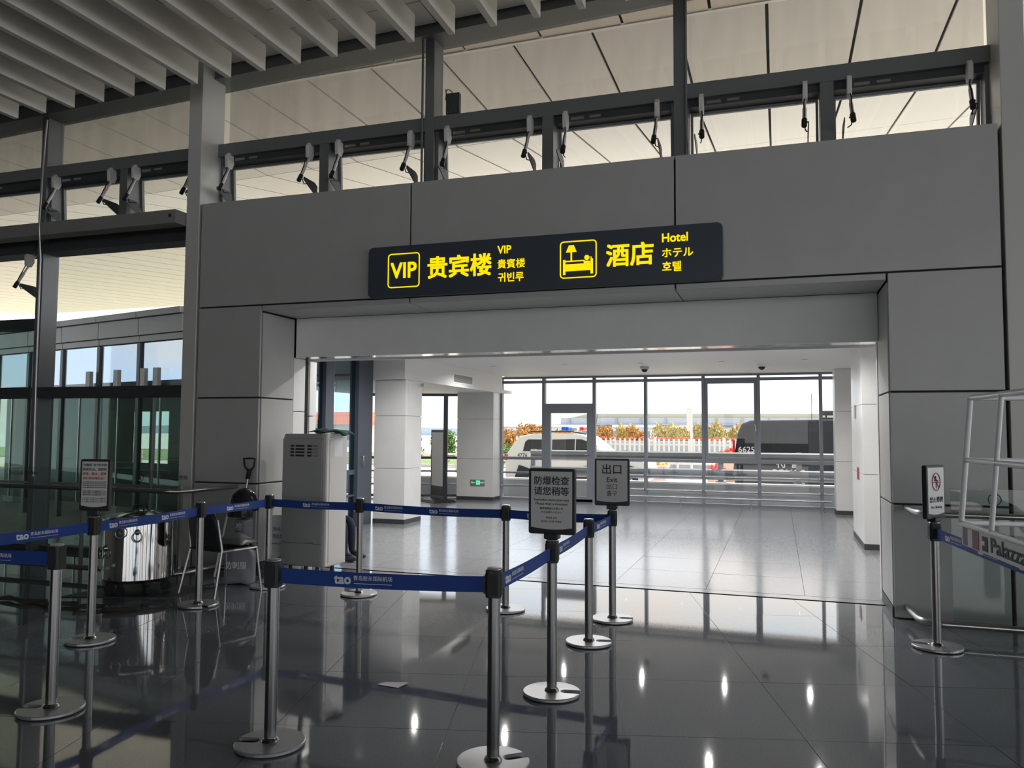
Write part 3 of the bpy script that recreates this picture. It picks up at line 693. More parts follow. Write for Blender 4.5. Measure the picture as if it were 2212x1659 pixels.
def van_extra(v, ys):
    MB().box(-.012,.05,.06,.16,1.15,1.75).build('tail_lamp', 'tail_red', v, .01)
    MB().box(2.15,2.75,.35,.60,2.30,2.34).tube([(2.3,.45,2.34),(2.3,.45,2.44)], .02, 8).box(2.18,2.55,.32,.58,2.40,2.52).build('roof_searchlight', 'frame_dark', v, .01)
    MB().tube([(1.98,1.2,2.28),(1.98,1.2,3.0)], .008, 6).build('antenna', 'black_plastic', v)
    text('6625', .21, 'print_white', v, Matrix.Translation((.34,-.018,1.50)) @ FACE_CAM, .01)
    text('特 警', .27, 'print_white', v, Matrix.Translation((1.36,-.018,1.16)) @ FACE_CAM, .015)
    text('POLICE', .24, 'print_white', v, Matrix.Translation((1.36,-.018,.92)) @ FACE_CAM, .015)
    MB().box(-.01,0,.0,.02,.3,1.0)
    MB().ball((3.95,-.08,1.42), .13, 12, 8, sc=(.7,.6,1)).build('mirror', 'black_plastic', v)
    MB().tube([(-.02,-.03,.36),(2.4,-.03,.36)], .03, 8).build('side_step', 'steel_base', v)
vehicle('police_van', (-1.12, 21.6, GZ), van_prof, 1.98, 'black police van numbered 6625 parked right behind the crash barrier', 'car_navy', .10,
        [[(.55,1.38),(.98,1.36),(.98,1.98),(.60,1.98)],[(1.06,1.36),(2.80,1.30),(2.80,1.98),(1.06,1.98)],[(2.88,1.24),(3.95,1.24),(3.30,1.80),(3.0,1.98),(2.88,1.98)]], [(.95,.34),(4.0,.34)], van_extra)
# ---- white picket fence and railings along the road
fn = tag(empty('picket_fence', (0, 38.5, 0)), 'long white picket fence along the road behind the cars', 'fence')
pk = MB()
for i in range(86):
    x = -8.7+.235*i; pk.box(x-.045, x+.045, 0, .03, .12, 1.28)
tag(pk.build('pickets', 'fence_white', fn), kind='stuff')
for z in (.35, 1.0): MB().box(-8.8,11.5,.03,.07,z-.04,z+.04).build('rail', 'fence_white', fn)
for i in range(7): MB().box(-8.8+3.2*i-.06,-8.8+3.2*i+.06,-.02,.08,GZ+.05,1.35).build('post', 'fence_white', fn)
rl = tag(empty('road_railing', (0, 34.0, 0)), 'white three-bar road railing in front of the picket fence', 'railing')
for z in (.52, .28, .02): MB().tube([(-34,0,z),(9,0,z)], .04, 8).build('bar', 'fence_white', rl)
for i in range(22): MB().box(-34+2*i-.04,-34+2*i+.04,-.04,.04,GZ+.03,.55).build('post', 'fence_white', rl)
def tub(x, y, s, lb, flower=True, h=.5):
    p = tag(empty('flower_tub', (x, y, GZ+.03)), lb, 'planter', 'flower tubs by the road')
    MB().prism([(-.42*s,-.42*s),(.42*s,-.42*s),(.42*s,.42*s),(-.42*s,.42*s)], 0, h).build('tub', 'terracotta', p, .02)
    MB().box(-.46*s,.46*s,-.46*s,.46*s,h,h+.07).build('rim', 'terracotta', p)
    m = MB()
    for k in range(46):
        a = random.uniform(0, 2*PI); r = random.uniform(0,.44)*s; m.ball((r*math.cos(a), r*math.sin(a), h+.06+random.uniform(0,.22)*(1-r/s)), random.uniform(.05,.09), 5, 4)
    m.build('flowers', 'flower_red' if flower else 'leaf_yellow', p)
tub(-4.35, 30.2, 1.0, 'pale terracotta tub with yellow green plants between the cars', False, .62); tub(-2.2, 31.0, .75, 'pale low tub of red flowers just left of the black van', True, .45); tub(-1.75, 32.6, 1.0, 'pale tall terracotta tub with red flowers left of the black van', True, 1.0)
bd = MB()
for k in range(420): bd.ball((random.uniform(-8.6,10), random.uniform(-.4,.4), random.uniform(.05,.10)), random.uniform(.03,.06), 4, 3)
fb = bd.build('flower_bed', 'flower_red'); fb.location = (0, 39.6, 1.21); tag(fb, 'long bed of small red flowers above the picket fence', 'flowers', kind='stuff')
MBx = MB().box(-8.8,10,-.45,.45,GZ+.06,1.15); o = MBx.build('raised_bed', 'concrete'); o.location = (0,39.6,0); tag(o, 'raised green planting bank carrying the red flowers', 'planting bed')
# lamp posts / poles
for x, y, h, lb in ((-3.35,33.2,3.0,'slim white road sign pole midway between the two police vehicles'), (-8.05,36.0,4.6,'slim dark pole seen through the glass door')):
    p = tag(empty('sign_pole', (x, y, GZ)), lb, 'pole'); MB().tube([(0,0,0),(0,0,h)], .045, 8).build('pole', 'fence_white' if h < 4 else 'frame', p)
    MB().lathe([(.12,0),(.12,.03)], 12).build('base_plate', 'galv', p)
    if h < 4: MB().box(-.18,-.02,-.03,.0,h-1.0,h-.05).build('sign_plate', 'fence_white', p)
# ---- shrubs and trees: clouds of small leaves round a few stems
def leaf_mesh(name, rx, ry, rz, n, size, m, seed):
    rnd = random.Random(seed); b = MB()
    blobs = [(rnd.uniform(-.55,.55)*rx, rnd.uniform(-.5,.5)*ry, rnd.uniform(-.35,.5)*rz, rnd.uniform(.38,.6)) for _ in range(9)]
    for _ in range(n):
        bx, by, bz, br = rnd.choice(blobs)
        d = Vector((rnd.gauss(0,1), rnd.gauss(0,1), rnd.gauss(0,1))).normalized(); q = br*rnd.uniform(.55,1.0)
        c = Vector((bx+d.x*q*rx, by+d.y*q*ry, bz+d.z*q*rz)); a = (d+Vector((rnd.gauss(0,.6),rnd.gauss(0,.6),rnd.gauss(0,.6)))).normalized()
        u = a.orthogonal().normalized(); w = a.cross(u); s = size*rnd.uniform(.6,1.3)
        b.add([c-u*s, c-w*s*.6+a*s*.2, c+u*s, c+w*s*.6+a*s*.2], [(0,1,2,3)])
    me = b.mesh(name); me.materials.append(MATS[m]); return me
LM = {'orange': [leaf_mesh('crown',1,1,1,1500,.10,'leaf_orange',s) for s in (1,2)], 'yellow': [leaf_mesh('crown',1,1,1,1500,.10,'leaf_yellow',s) for s in (3,4)], 'green': [leaf_mesh('crown',1,1,1,1500,.10,'leaf_green',s) for s in (5,6)]}
stem = MB().tube([(0,0,0),(.1,0,.6),(-.05,.1,1.1)], [.09,.07,.04], 6).tube([(0,0,.3),(-.3,.1,1.0)], [.05,.03], 6).tube([(0,0,.4),(.35,-.1,1.05)], [.05,.03], 6).mesh('stem'); stem.materials.append(MATS['rope'])
def shrub(x, y, base, w, h, kind, lb, name='shrub', cat='shrub', grp=None):
    s = tag(empty(name, (x, y, base), random.uniform(0,6)), lb, cat, grp)
    share('crown', random.choice(LM[kind]), s, (0,0,h*.58), 0, (w, w, h*.5)); share('stem', stem, s, (0,0,0), 0, (1,1,h*.5))
    return s
names = ['first','second','third','fourth','fifth','sixth','seventh','eighth','ninth','tenth','eleventh','twelfth','thirteenth','fourteenth','fifteenth']
spots = [(-15.5,'orange',2.1,.85),(-14.5,'orange',2.25,.85),(-13.5,'orange',2.15,.8),(-12.4,'orange',1.9,.7),(-11.4,'orange',1.9,.7),(-10.4,'orange',2.0,.7),(-9.5,'orange',2.1,.66),(-8.55,'yellow',2.1,.66),(-7.5,'orange',2.15,.7),(-6.45,'yellow',2.2,.72),(-5.25,'yellow',2.15,.74),(-4.2,'yellow',2.2,.66),(-3.15,'yellow',2.25,.68),(-2.05,'yellow',2.2,.7),(-.7,'yellow',2.2,.75)]
for i, (x, kd, h, w) in enumerate(spots):
    shrub(x, 46+(1.0 if i % 2 else -1.0), GZ+.06, w, h+.15, kd, '%s rounded shrub, %s from the left of the row behind the picket fence' % ('orange' if kd == 'orange' else 'golden', names[i]), grp='rounded shrubs behind the picket fence')
for i, (x, y, w, h, lb) in enumerate(((-19.3,40,.85,1.75,'green bush, leftmost of those seen past the poster stand'),(-17.4,40.4,.85,1.85,'green bush seen just left of the poster stand'),(-15.5,40,.8,1.7,'green bush seen right of the poster stand'),(-13.9,40.2,.7,1.2,'low clipped green hedge left of the white police SUV'),(-27.2,44,1.1,2.1,'leafy green tree seen past the tall cabinet'),(-30.6,45,1.1,2.0,'leafy green tree furthest left beyond the side glazing'))):
    shrub(x, y, GZ+.05, w, h, 'green', lb, 'bush')
# ---- viaduct
va = tag(empty('viaduct', (0, 180, 0)), 'long grey elevated road with pale roofed parapet on the horizon', 'bridge')
MB().box(-48,140,0,10,3.3,4.75).build('deck', 'viaduct', va); MB().box(-50,140,-.4,10.5,3.15,3.35).build('soffit_edge', 'viaduct', va)
MB().prism([(-46,4.75),(140,4.75),(140,5.7),(-42,5.7)], 1, 9, 'y').build('roof', 'viaduct_roof', va)
for i in range(34): MB().box(-46+5.5*i,-45.6+5.5*i,-.25,0,3.35,4.75).build('rib', 'galv', va)
for i in range(13): MB().box(-40+14*i,-37.5+14*i,2,8,GZ,3.2).build('pier', 'concrete', va)
tm = tag(empty('far_terminal', (-60, 135, 0)), 'low pale building row under the viaduct on the horizon', 'building')
MB().box(0,150,20,30,GZ,2.2).build('wall', 'far_wall', tm); MB().box(0,150,19.5,30.5,2.2,2.5).build('roof', 'viaduct', tm)
for i in range(24): MB().box(3+6*i,6.5+6*i,19.8,20,.6,1.7).build('window', 'frame_blue', tm)
hl = MB(); pts = [(-330,0),(-290,3),(-240,4.2),(-190,3.4),(-150,3.8),(-110,2.8),(-60,2),(-20,0)]
hl.prism([(x,z-.5) for x,z in pts][::-1], 0, 40, 'y'); o = hl.build('hill', 'hill'); o.location = (0, 290, 0); tag(o, 'hazy blue hill on the horizon seen through the left glazing', 'hill')
hs = tag(empty('red_roof_house', (-53, 84, GZ)), 'distant pale house with red tiled roof beyond the side glazing', 'house')
MB().box(-7,7,0,8,0,2.6).build('wall', 'far_wall', hs); MB().prism([(-.8,2.6),(8.8,2.6),(4,4.2)], -7.6, 7.6, 'x').build('roof', 'roof_red', hs)
for i in range(4): MB().box(-5.5+3*i,-4+3*i,-.05,.05,.8,1.9).build('window', 'frame_blue', hs)

# ================================================================== ENTRANCE VESTIBULE OUTSIDE THE LEFT GLAZING
ve = tag(empty('entrance_vestibule', (-11.0, 12.7, 0), R(-13.9)), 'glazed entrance vestibule with pale panelled fascia outside the left window', 'building')
for i in range(-10, 0):
    a = i*1.45
    MB().box(a+.012,a+1.438,-.06,0,3.52,3.86).build('fascia_panel', 'panel_white', ve); MB().box(a+.012,a+1.438,-.12,0,3.88,4.0).build('parapet_panel', 'panel_white', ve); MB().box(a+.012,a+1.438,-.03,0,3.38,3.50).build('fascia_panel', 'panel_white', ve)
    MB().box(a-.05,a+.05,-.04,.06,GZ,3.36).build('mullion', 'frame', ve)
    MB().box(a+.05,a+1.40,0,.012,2.45,3.36).build('pane', 'glass_sky_tint', ve); MB().box(a+.05,a+1.40,0,.012,.0,2.30).build('pane', 'glass_green', ve)
    MB().box(a,a+1.45,-.03,.05,2.30,2.45).build('transom', 'frame', ve); MB().box(a+.72,a+.75,-.015,.03,0,2.30).build('door_stile', 'steel', ve)
MB().box(-14.6,.05,.0,3.2,3.98,4.02).build('roof', 'plaster', ve); MB().box(-14.6,.05,.005,.05,3.36,3.95).build('backing', 'joint', ve); MB().box(-14.6,.05,.05,3.0,2.52,2.58).build('inner_ceiling', 'plaster', ve)
MB().box(-3.25,-2.68,.35,.7,GZ,2.0).build('inner_column', 'panel_white', ve); MB().box(-9.3,-8.8,1.2,1.6,GZ,2.52).build('inner_column', 'panel_white', ve)
MB().box(-12.6,-6.7,3.0,3.1,GZ,2.52).box(-4.8,.04,3.0,3.1,GZ,2.52).box(-6.7,-4.8,3.0,3.1,2.06,2.52).box(-6.7,-4.8,3.0,3.1,GZ,.70).box(-5.62,-5.50,3.0,3.1,.7,2.06).build('rear_wall', 'frame', ve)
for y in range(2):
    MB().box(.05,.11,y*1.6+.01,y*1.6+1.59,3.52,3.86).build('fascia_panel', 'panel_white', ve); MB().box(.05,.17,y*1.6+.01,y*1.6+1.59,3.88,4.0).build('parapet_panel', 'panel_white', ve); MB().box(.05,.08,y*1.6+.01,y*1.6+1.59,3.38,3.50).build('fascia_panel', 'panel_white', ve)
    MB().box(.05,.062,y*1.6+.05,y*1.6+1.55,.0,2.30).build('pane', 'glass_green', ve); MB().box(.05,.062,y*1.6+.05,y*1.6+1.55,2.45,3.36).build('pane', 'glass_sky_tint', ve); MB().box(.0,.1,y*1.6+1.55,y*1.6+1.65,GZ,3.36).build('mullion', 'frame', ve); MB().box(.02,.1,y*1.6,y*1.6+1.6,2.30,2.45).build('transom', 'frame', ve)
for x in (-3.1,-2.07,-1.14,-.71): MB().box(x-.075,x+.075,-.14,-.06,2.46,2.82).build('wall_lamp', 'white_trim', ve)
def car_extra(v, ys):
    lb = MB().box(1.9,2.15,.3,1.5,1.44,1.48).build('light_bar', 'steel_base', v)
    MB().box(1.88,2.17,.28,.68,1.48,1.58).build('red_lens', 'tail_red', lb, .02); MB().box(1.88,2.17,.70,1.10,1.48,1.58).build('white_lens', 'fence_white', lb, .02); MB().box(1.88,2.17,1.12,1.52,1.48,1.58).build('blue_lens', 'lamp_blue', lb, .02)
pc = vehicle('police_car', (-18.3, 21.6, GZ), [(.02,.40),(.0,.80),(.10,.98),(.75,1.06),(1.35,1.42),(2.7,1.44),(3.45,1.02),(4.5,.86),(4.7,.62),(4.66,.36)], 1.8, 'dark police car with red and blue lamps seen through the left glass doors', 'car_navy', .14, [[(.95,1.06),(1.95,1.04),(1.95,1.36),(1.42,1.36)],[(2.02,1.04),(3.2,1.02),(2.68,1.36),(2.02,1.36)]], [(.9,.32),(3.7,.32)], car_extra)
pc['category'] = 'car'; pc.rotation_euler = (0,0,R(-50))
# ================================================================== OVERHEAD SIGN
SY = 7.63
sg = tag(empty('direction_sign', (0, SY, 0)), 'long navy illuminated sign with yellow VIP and hotel lettering above the opening', 'sign')
MB().prism(round_rect(3.73, .55, .055, 5, -2.334, 3.302), 0, .075, 'y').build('sign_box', 'sign_navy', sg, .004)
def ring(w, h, r, t, cx, cz):
    o = round_rect(w, h, r, 6, cx, cz); i = round_rect(w-2*t, h-2*t, r-t, 6, cx, cz); n = len(o)
    vs = [(x,-.004,z) for x,z in o]+[(x,-.004,z) for x,z in i]+[(x,.001,z) for x,z in o]+[(x,.001,z) for x,z in i]
    fs = []
    for k in range(n):
        j = (k+1)%n; fs += [(k,j,n+j,n+k),(2*n+k,3*n+k,3*n+j,2*n+j),(k,2*n+k,2*n+j,j),(n+k,n+j,3*n+j,3*n+k)]
    return MB().add(vs, fs)
ring(.376,.372,.04,.012,-3.773,3.308).build('pictogram_frame', 'sign_yellow', sg); ring(.376,.376,.04,.012,-1.86,3.307).build('pictogram_frame', 'sign_yellow', sg)
def st(body, size, x, z, bold, fit=None): return text(body, size, 'sign_yellow', sg, Matrix.Translation((x,-.003,z)) @ FACE_CAM, bold, fit=fit)
st('VIP', .235, -3.773, 3.300, .022, .307); st('贵宾楼', .245, -3.136, 3.297, .022); st('VIP', .115, -2.636, 3.452, .018, .149); st('貴賓楼', .101, -2.562, 3.300, .012); st('귀빈루', .103, -2.565, 3.162, .018)
st('酒店', .238, -1.344, 3.304, .022); st('Hotel', .118, -.912, 3.456, .022, .245); st('ホテル', .101, -.889, 3.306, .016); st('호텔', .103, -.942, 3.173, .02)
bx, bz = -1.86, 3.307
bp = MB()
bp.prism([(-.05,.075),(.06,.075),(.03,.145),(-.02,.145)], -.004, .001, 'y', Matrix.Translation((bx-.075,0,bz))).box(bx-.078,bx-.062,-.004,.001,bz-.02,bz+.08)
bp.box(bx-.155,bx-.13,-.004,.001,bz-.15,bz+.0).box(bx+.125,bx+.15,-.004,.001,bz-.15,bz+.0).box(bx-.13,bx+.125,-.004,.001,bz-.115,bz-.045)
bp.box(bx-.13,bx+.06,-.004,.001,bz-.022,bz-.010).box(bx+.125,bx+.135,-.004,.001,bz-.0,bz+.02)
bp.prism([(.07+.026*math.cos(2*PI*k/16), .012+.026*math.sin(2*PI*k/16)) for k in range(16)], -.004, .001, 'y', Matrix.Translation((bx+.018,0,bz)))
bp.prism([(.05,-.012),(.06,-.045),(.115,-.045),(.125,-.028),(.105,-.02),(.085,-.022)], -.004, .001, 'y', Matrix.Translation((bx,0,bz)))
bp.build('bed_pictogram', 'sign_yellow', sg)

# ================================================================== BELT STANCHIONS
def base_mesh():
    r, sw, si = .176, .028, .055
    d = math.asin(sw/r); pts = []
    n = 44
    for k in range(n+1):
        a = d + (2*PI-2*d)*k/n; pts.append((r*math.cos(a), r*math.sin(a)))
    for k in range(9):
        a = -PI/2 - PI*k/8; pts.append((si+sw+sw*math.cos(a), sw*math.sin(a)))
    m = MB().prism(pts, .004, .024).mesh('base', .004, 1); m.materials.append(MATS['steel_base']); return m
BASE = base_mesh()
RIM = MB().lathe([(.174,0),(.176,.004),(.174,.0041)], 44).mesh('foot_ring'); RIM.materials.append(MATS['rubber'])
POLE = MB().lathe([(.046,.022),(.040,.036),(.0305,.042),(.0305,.86)], 24).mesh('pole'); POLE.materials.append(MATS['steel_pole'])
HEADM = MB().prism(round_rect(.078,.078,.020,4), .795, .928).mesh('belt_head', .003); HEADM.materials.append(MATS['black_plastic'])
SLOT = MB().box(-.026,.026,-.0405,-.0385,.81,.91).mesh('belt_slot'); SLOT.materials.append(MATS['slot_dark'])
CAP = MB().lathe([(.036,.928),(.034,.936),(.01,.938)], 24).mesh('cap'); CAP.materials.append(MATS['steel_base'])
ST = {'A':(-3.937,3.564),'B':(-2.468,3.549),'C':(-1.319,3.70),'D':(-1.328,4.783),'E':(-1.378,6.004),'F':(-1.355,6.797),'G':(-2.334,6.851),'H':(-3.89,6.99),'I':(-4.951,7.017),'J':(-5.02,6.074),'K':(-4.938,4.795),'L':(1.109,6.758)}
def stanchion(key, notch, lb):
    x, y = ST[key]
    s = tag(empty('belt_stanchion', (x, y, 0)), lb, 'stanchion', 'belt stanchions')
    share('base', BASE, s, (0,0,0), R(notch)); share('pole', POLE, s)
    h = share('belt_head', HEADM, s, (0,0,0), R(8)); share('cap', CAP, s)
    for k in range(4): share('belt_slot', SLOT, h, (0,0,0), k*PI/2)
    return s
S = {}
S['A'] = stanchion('A', 200, 'belt stanchion at the left edge nearest the bright floor reflection')
S['B'] = stanchion('B', 195, 'large foreground stanchion holding the left end of the nearest dark belt')
S['C'] = stanchion('C', 40, 'nearest foreground stanchion, its base cut off by the bottom edge')
S['D'] = stanchion('D', 8, 'stanchion carrying the explosives inspection notice, between two blue belts')
S['E'] = stanchion('E', 12, 'bare stanchion between the inspection notice and the exit notice')
S['F'] = stanchion('F', 8, 'stanchion carrying the grey exit notice at the belt corner')
S['G'] = stanchion('G', 150, 'rear stanchion just left of the inspection notice')
S['H'] = stanchion('H', 170, 'rear stanchion beside the pale front of the tall cabinet')
S['I'] = stanchion('I', 160, 'rear corner stanchion between the chair and the tall cabinet')
S['J'] = stanchion('J', 330, 'stanchion in front of the black chair')
S['K'] = stanchion('K', 200, 'stanchion carrying the baggage notice in front of the steel barrel')
S['L'] = stanchion('L', 170, 'stanchion carrying the no climbing notice at the right wall')
# ---- notice boards on four of them
def notice(key, rz, w, h, zb, lines, paper='paper'):
    s = S[key]
    n = tag(empty('notice_board', (*ST[key], 0), R(rz)), {'D':'grey framed explosives inspection notice on a stanchion','F':'grey framed exit notice on a stanchion','K':'framed baggage notice with red and black print on left stanchion','L':'white no climbing notice at the right wall'}[key], 'notice')
    z0 = zb; zc = z0 + h/2
    MB().box(-.045,.045,-.035,.035,.939,z0+.01).box(-.02,.02,-.016,.016,z0,z0+.06).build('socket', 'black_plastic', n, .006)
    MB().prism(round_rect(w, h, .014, 3, 0, zc), -.018, .018, 'y').build('frame', 'black_plastic', n, .003)
    iw = w-.034; pts = [(-iw/2, z0+h-.018), (-iw/2, z0+.042)] + [(-iw/2+iw*k/8, z0+.042-.012*math.sin(PI*k/8)) for k in range(1,8)] + [(iw/2, z0+.042), (iw/2, z0+h-.018)]
    MB().prism(pts, -.0205, -.018, 'y').build('paper', paper, n)
    for body, size, z, m, bold, fit in lines: text(body, size, m, n, Matrix.Translation((0,-.0212,z0+h-z)) @ FACE_CAM, bold, fit=fit)
notice('D', -2, .298, .402, .968, [('防爆检查',.056,.078,'ink',.012,.225),('请您稍等',.056,.142,'ink',.012,.225),('Explosive detection test',.021,.192,'ink',.006,.225),('Please wait a moment',.021,.216,'ink',.006,.205),('爆発物検査のお知らせ',.015,.245,'ink',.004,None),('少々お待ちください',.015,.268,'ink',.004,None),('폭발물 검사',.015,.302,'ink',.004,None),('잠시만 기다려 주세요',.015,.325,'ink',.004,None)])
notice('F', 3, .298, .402, .968, [('出口',.092,.098,'ink',.012,None),('Exit',.060,.182,'ink',.008,None),('出口',.050,.242,'ink',.004,None),('출구',.050,.300,'ink',.004,None)])
notice('K', 13, .24, .392, .975, [('为确保飞行安全和',.023,.045,'ink',.012,.19),('航班准点，请您将',.023,.078,'ink',.012,.19),('超重、超大、超件',.023,.112,'ink_red',.012,.19),('的行李办理托运！',.023,.146,'ink_red',.012,.17)]+[('To ensure flight safety please check in all oversized bags',.010,.172+.014*k,'ink',.002,.19) for k in range(4)]+[('ご搭乗のお客様 大きなお荷物はお預けください',.010,.242+.014*k,'ink',.002,.19) for k in range(3)]+[('큰 수하물은 위탁해 주시기 바랍니다',.010,.295+.014*k,'ink',.002,.19) for k in range(3)])
nb = notice('L', 54, .27, .40, .962, [('禁止攀爬',.046,.262,'ink',.012,.20),('No Climbing',.026,.315,'ink',.006,.155)], 'label_white')
for o in list(COL.objects):
    if o.name.startswith('notice_board') and o.get('label','').startswith('white no climbing'): nL = o
zc = .962+.40-.125
tor = MB(); tor.tube([(.058*math.cos(2*PI*k/28),-.0225,zc+.065*math.sin(2*PI*k/28)) for k in range(29)], .0035, 6, caps=False).tube([(-.04,-.0225,zc+.046),(.04,-.0225,zc-.046)], .0035, 6).build('prohibition_ring', 'ink_red', nL)
MB().ball((-.012,-.022,zc+.036), .008, 8, 6).tube([(-.045,-.022,zc-.005),(.045,-.022,zc-.005)], .003, 6).tube([(0,-.022,zc-.05),(0,-.022,zc-.005)], .003, 6).tube([(-.012,-.022,zc+.03),(.004,-.022,zc+.012),(.026,-.022,zc+.004)], .005, 6).tube([(-.012,-.022,zc+.026),(-.03,-.022,zc+.004)], .003, 6).build('climbing_figure', 'ink', nL)

# ---- retractable belts
TAO = None
def belt(p, q, lb, z0=.815, z1=.892, flip=False, phase=.3, toend=True):
    P, Q = Vector((*p,0)), Vector((*q,0)); d = (Q-P).normalized()
    a, b = P+d*.041, (Q-d*.041 if toend else Q); L = (b-a).length
    t = tag(empty('barrier_belt', (a.x, a.y, 0), math.atan2(d.y, d.x)), lb, 'belt', 'barrier belts')
    n = 10; sag = .012*min(1.0, L/1.5)
    vs = []; fs = []
    for k in range(n+1):
        x = L*k/n; dz = -sag*math.sin(PI*k/n)
        vs += [(x,-.0008,z0+dz),(x,-.0008,z1+dz),(x,.0008,z1+dz),(x,.0008,z0+dz)]
    for k in range(n):
        i = 4*k; j = i+4
        fs += [(i,j,j+1,i+1),(i+1,j+1,j+2,i+2),(i+2,j+2,j+3,i+3),(i+3,j+3,j,i)]
    fs += [(0,1,2,3),(4*n+3,4*n+2,4*n+1,4*n)]
    MB().add(vs, fs).build('webbing', 'belt', t)
    MB().box(L-.01,L+.004,-.012,.012,z0-.004,z1+.004).build('belt_clip', 'black_plastic', t)
    # print on the side we see: local -Y when walking left to right
    x = phase; me = []
    while x + .42 < L:
        dz = -sag*math.sin(PI*(x+.2)/L); zc = (z0+z1)/2+dz
        if flip: Mx = Matrix.Translation((x+.42,.0012,zc)) @ Matrix.Rotation(PI,4,'Z') @ FACE_CAM
        else: Mx = Matrix.Translation((x,-.0012,zc)) @ FACE_CAM
        for body, size, bold, ox, oy in (('tao',.068,.03,.055,.002),('青岛胶东国际机场',.026,.006,.215,.010)):
            m2 = bold_mesh(body, size, bold, depth=.0003); m2.transform(Mx @ Matrix.Translation((ox,oy,0))); me.append(m2)
        ln = MB().box(.115,.315,-.017,-.0145,-.0003,.0003).mesh('u'); ln.transform(Mx); me.append(ln)
        x += .60
    if me: join_meshes('lettering', me, 'print_white', t)
    return t
belt(ST['B'], ST['C'], 'nearest dark navy belt across the foreground', phase=.28)
belt(ST['C'], ST['D'], 'lit blue belt from the nearest stanchion up to the inspection notice', phase=.12)
belt(ST['D'], ST['E'], 'blue belt between the inspection notice and the bare stanchion behind it', phase=.15)
belt(ST['E'], ST['F'], 'short blue belt ending at the exit notice stanchion', phase=.2)
belt(ST['G'], ST['F'], 'rear dark belt passing behind the inspection notice', phase=.15)
belt(ST['H'], ST['G'], 'rear dark belt in front of the first inner column', phase=.12)
belt(ST['I'], ST['H'], 'rear dark belt in front of the tall cabinet', phase=.35)
belt(ST['J'], ST['I'], 'bright blue belt above the black chair and helmet', phase=.28)
belt(ST['K'], ST['J'], 'bright blue belt in front of the steel barrel', phase=.10)
belt((-5.12,3.2), ST['K'], 'bright blue belt running out at the left edge', phase=.35)
belt((-5.05,3.45), ST['A'], 'dark belt running left from the leftmost stanchion', phase=.45)
belt(ST['L'], (1.50,4.0), 'blue belt running out at the right edge under the cage', phase=.18, toend=False)

# ================================================================== GLASS BALUSTRADES
def balustrade(name, lb, pts_top, zr, yg, x0, x1, n, side):
    b = tag(empty(name), lb, 'railing')
    MB().tube(pts_top, .024, 12).build('handrail', 'steel', b)
    MB().tube([(p[0],p[1],.10) for p in pts_top], .028, 12).build('low_rail', 'steel', b)
    w = (x1-x0)/n
    for k in range(n):
        a = x0+w*k+.01; c = x0+w*(k+1)-.01
        MB().box(a,c,yg-.006,yg+.006,.06,1.16).build('glass_panel', 'glass_rail', b)
        MB().box(c,c+.02,yg-.02,yg+.02,0,1.0).build('post', 'steel', b)
        MB().tube([(c+.01,yg,.90),(c+.01,yg-.10,zr)], .009, 8).build('rail_bracket', 'steel', b)
    xm = -6.72 if side < 0 else 2.1
    if side < 0: cxs = (-6.52,-8.6)
    else: cxs = (1.62,)
    for cx in cxs:
        MB().tube([(cx+.045*math.cos(2*PI*k/24), yg-.008, 1.08+.045*math.sin(2*PI*k/24)) for k in range(25)], .004, 6, caps=False).box(cx-.012,cx+.012,yg-.009,yg-.0065,1.055,1.09).ball((cx,yg-.008,1.103), .009, 8, 6).build('glass_decal', 'ink', b)
        text('小心玻璃 请勿攀爬', .05, 'ink', b, Matrix.Translation((cx+.42,yg-.0075,1.085)) @ FACE_CAM, 0)
    return b
balustrade('glass_balustrade', 'glass balustrade with stainless handrail along the left glazing', [(-14,6.80,.95),(-6.1,6.80,.95),(-5.95,6.83,.95),(-5.89,6.95,.95),(-5.88,7.70,.95)], .95, 6.92, -12.6, -5.98, 5, -1)
balustrade('glass_balustrade', 'glass balustrade with stainless handrail at the right wall', [(1.04,7.70,.958),(1.065,7.28,.958),(1.10,7.17,.958),(1.22,7.13,.958),(4.5,7.13,.958)], .958, 7.24, 1.30, 4.6, 3, 1)

# ================================================================== TALL CABINET (FLOOR AIR CONDITIONER)
ac = tag(empty('air_conditioner', (-4.735, 7.74, 0), R(-4)), 'tall grey and white floor air conditioner beside the left reveal', 'air conditioner')
aw, ad = .60, .40          # local: corner at origin, body to -X and +Y
MB().box(-aw,-.06,.0,ad,.09,1.50).build('side_body', 'cab_grey', ac, .006)
MB().prism([(-aw+.01,1.50),(-.06,1.50),(-.06,1.555),(-aw+.03,1.555)], .0, ad, 'y').build('top_cover', 'cab_grey', ac, .006)
MB().prism([(0.0,.09),(ad,.09),(ad,1.545),(ad-.02,1.565),(.02,1.565),(0,1.545)], -.06, 0, 'x').build('front_panel', 'cab_front', ac, .012)
MB().box(.0005,.004,.055,ad-.055,.13,1.49).build('front_inlay', 'cab_front', ac)
MB().box(.004,.006,.13,.29,1.30,1.485).build('paper_sheet', 'label_white', ac)
for z in (1.515,1.535):
    for y in (.06,.09,.12,ad-.14,ad-.11,ad-.08): MB().box(.0004,.003,y,y+.018,z,z+.008).build('vent', 'cab_grey', ac)
for r_ in range(4):
    for x0, x1 in ((-.49,-.44),(-.42,-.30),(-.26,-.20),(-.20,-.12)): MB().box(x0,x1,-.004,.001,1.41-.036*r_,1.43-.036*r_).build('louvre_slot', 'steel_base' if x0 > -.21 else 'slot_dark', ac)
MB().box(-.24,-.14,-.005,.001,.345,.358).build('grip', 'steel_base', ac, .003); MB().box(-aw,-.06,-.0015,.0,.338,.342).build('panel_seam', 'slot_dark', ac)
for x in (-.5,-.14):
    for y in (.06,ad-.06): MB().lathe([(.028,0),(.022,.03),(.018,.09)], 12, c=(x,y,0)).build('foot', 'black_plastic', ac)
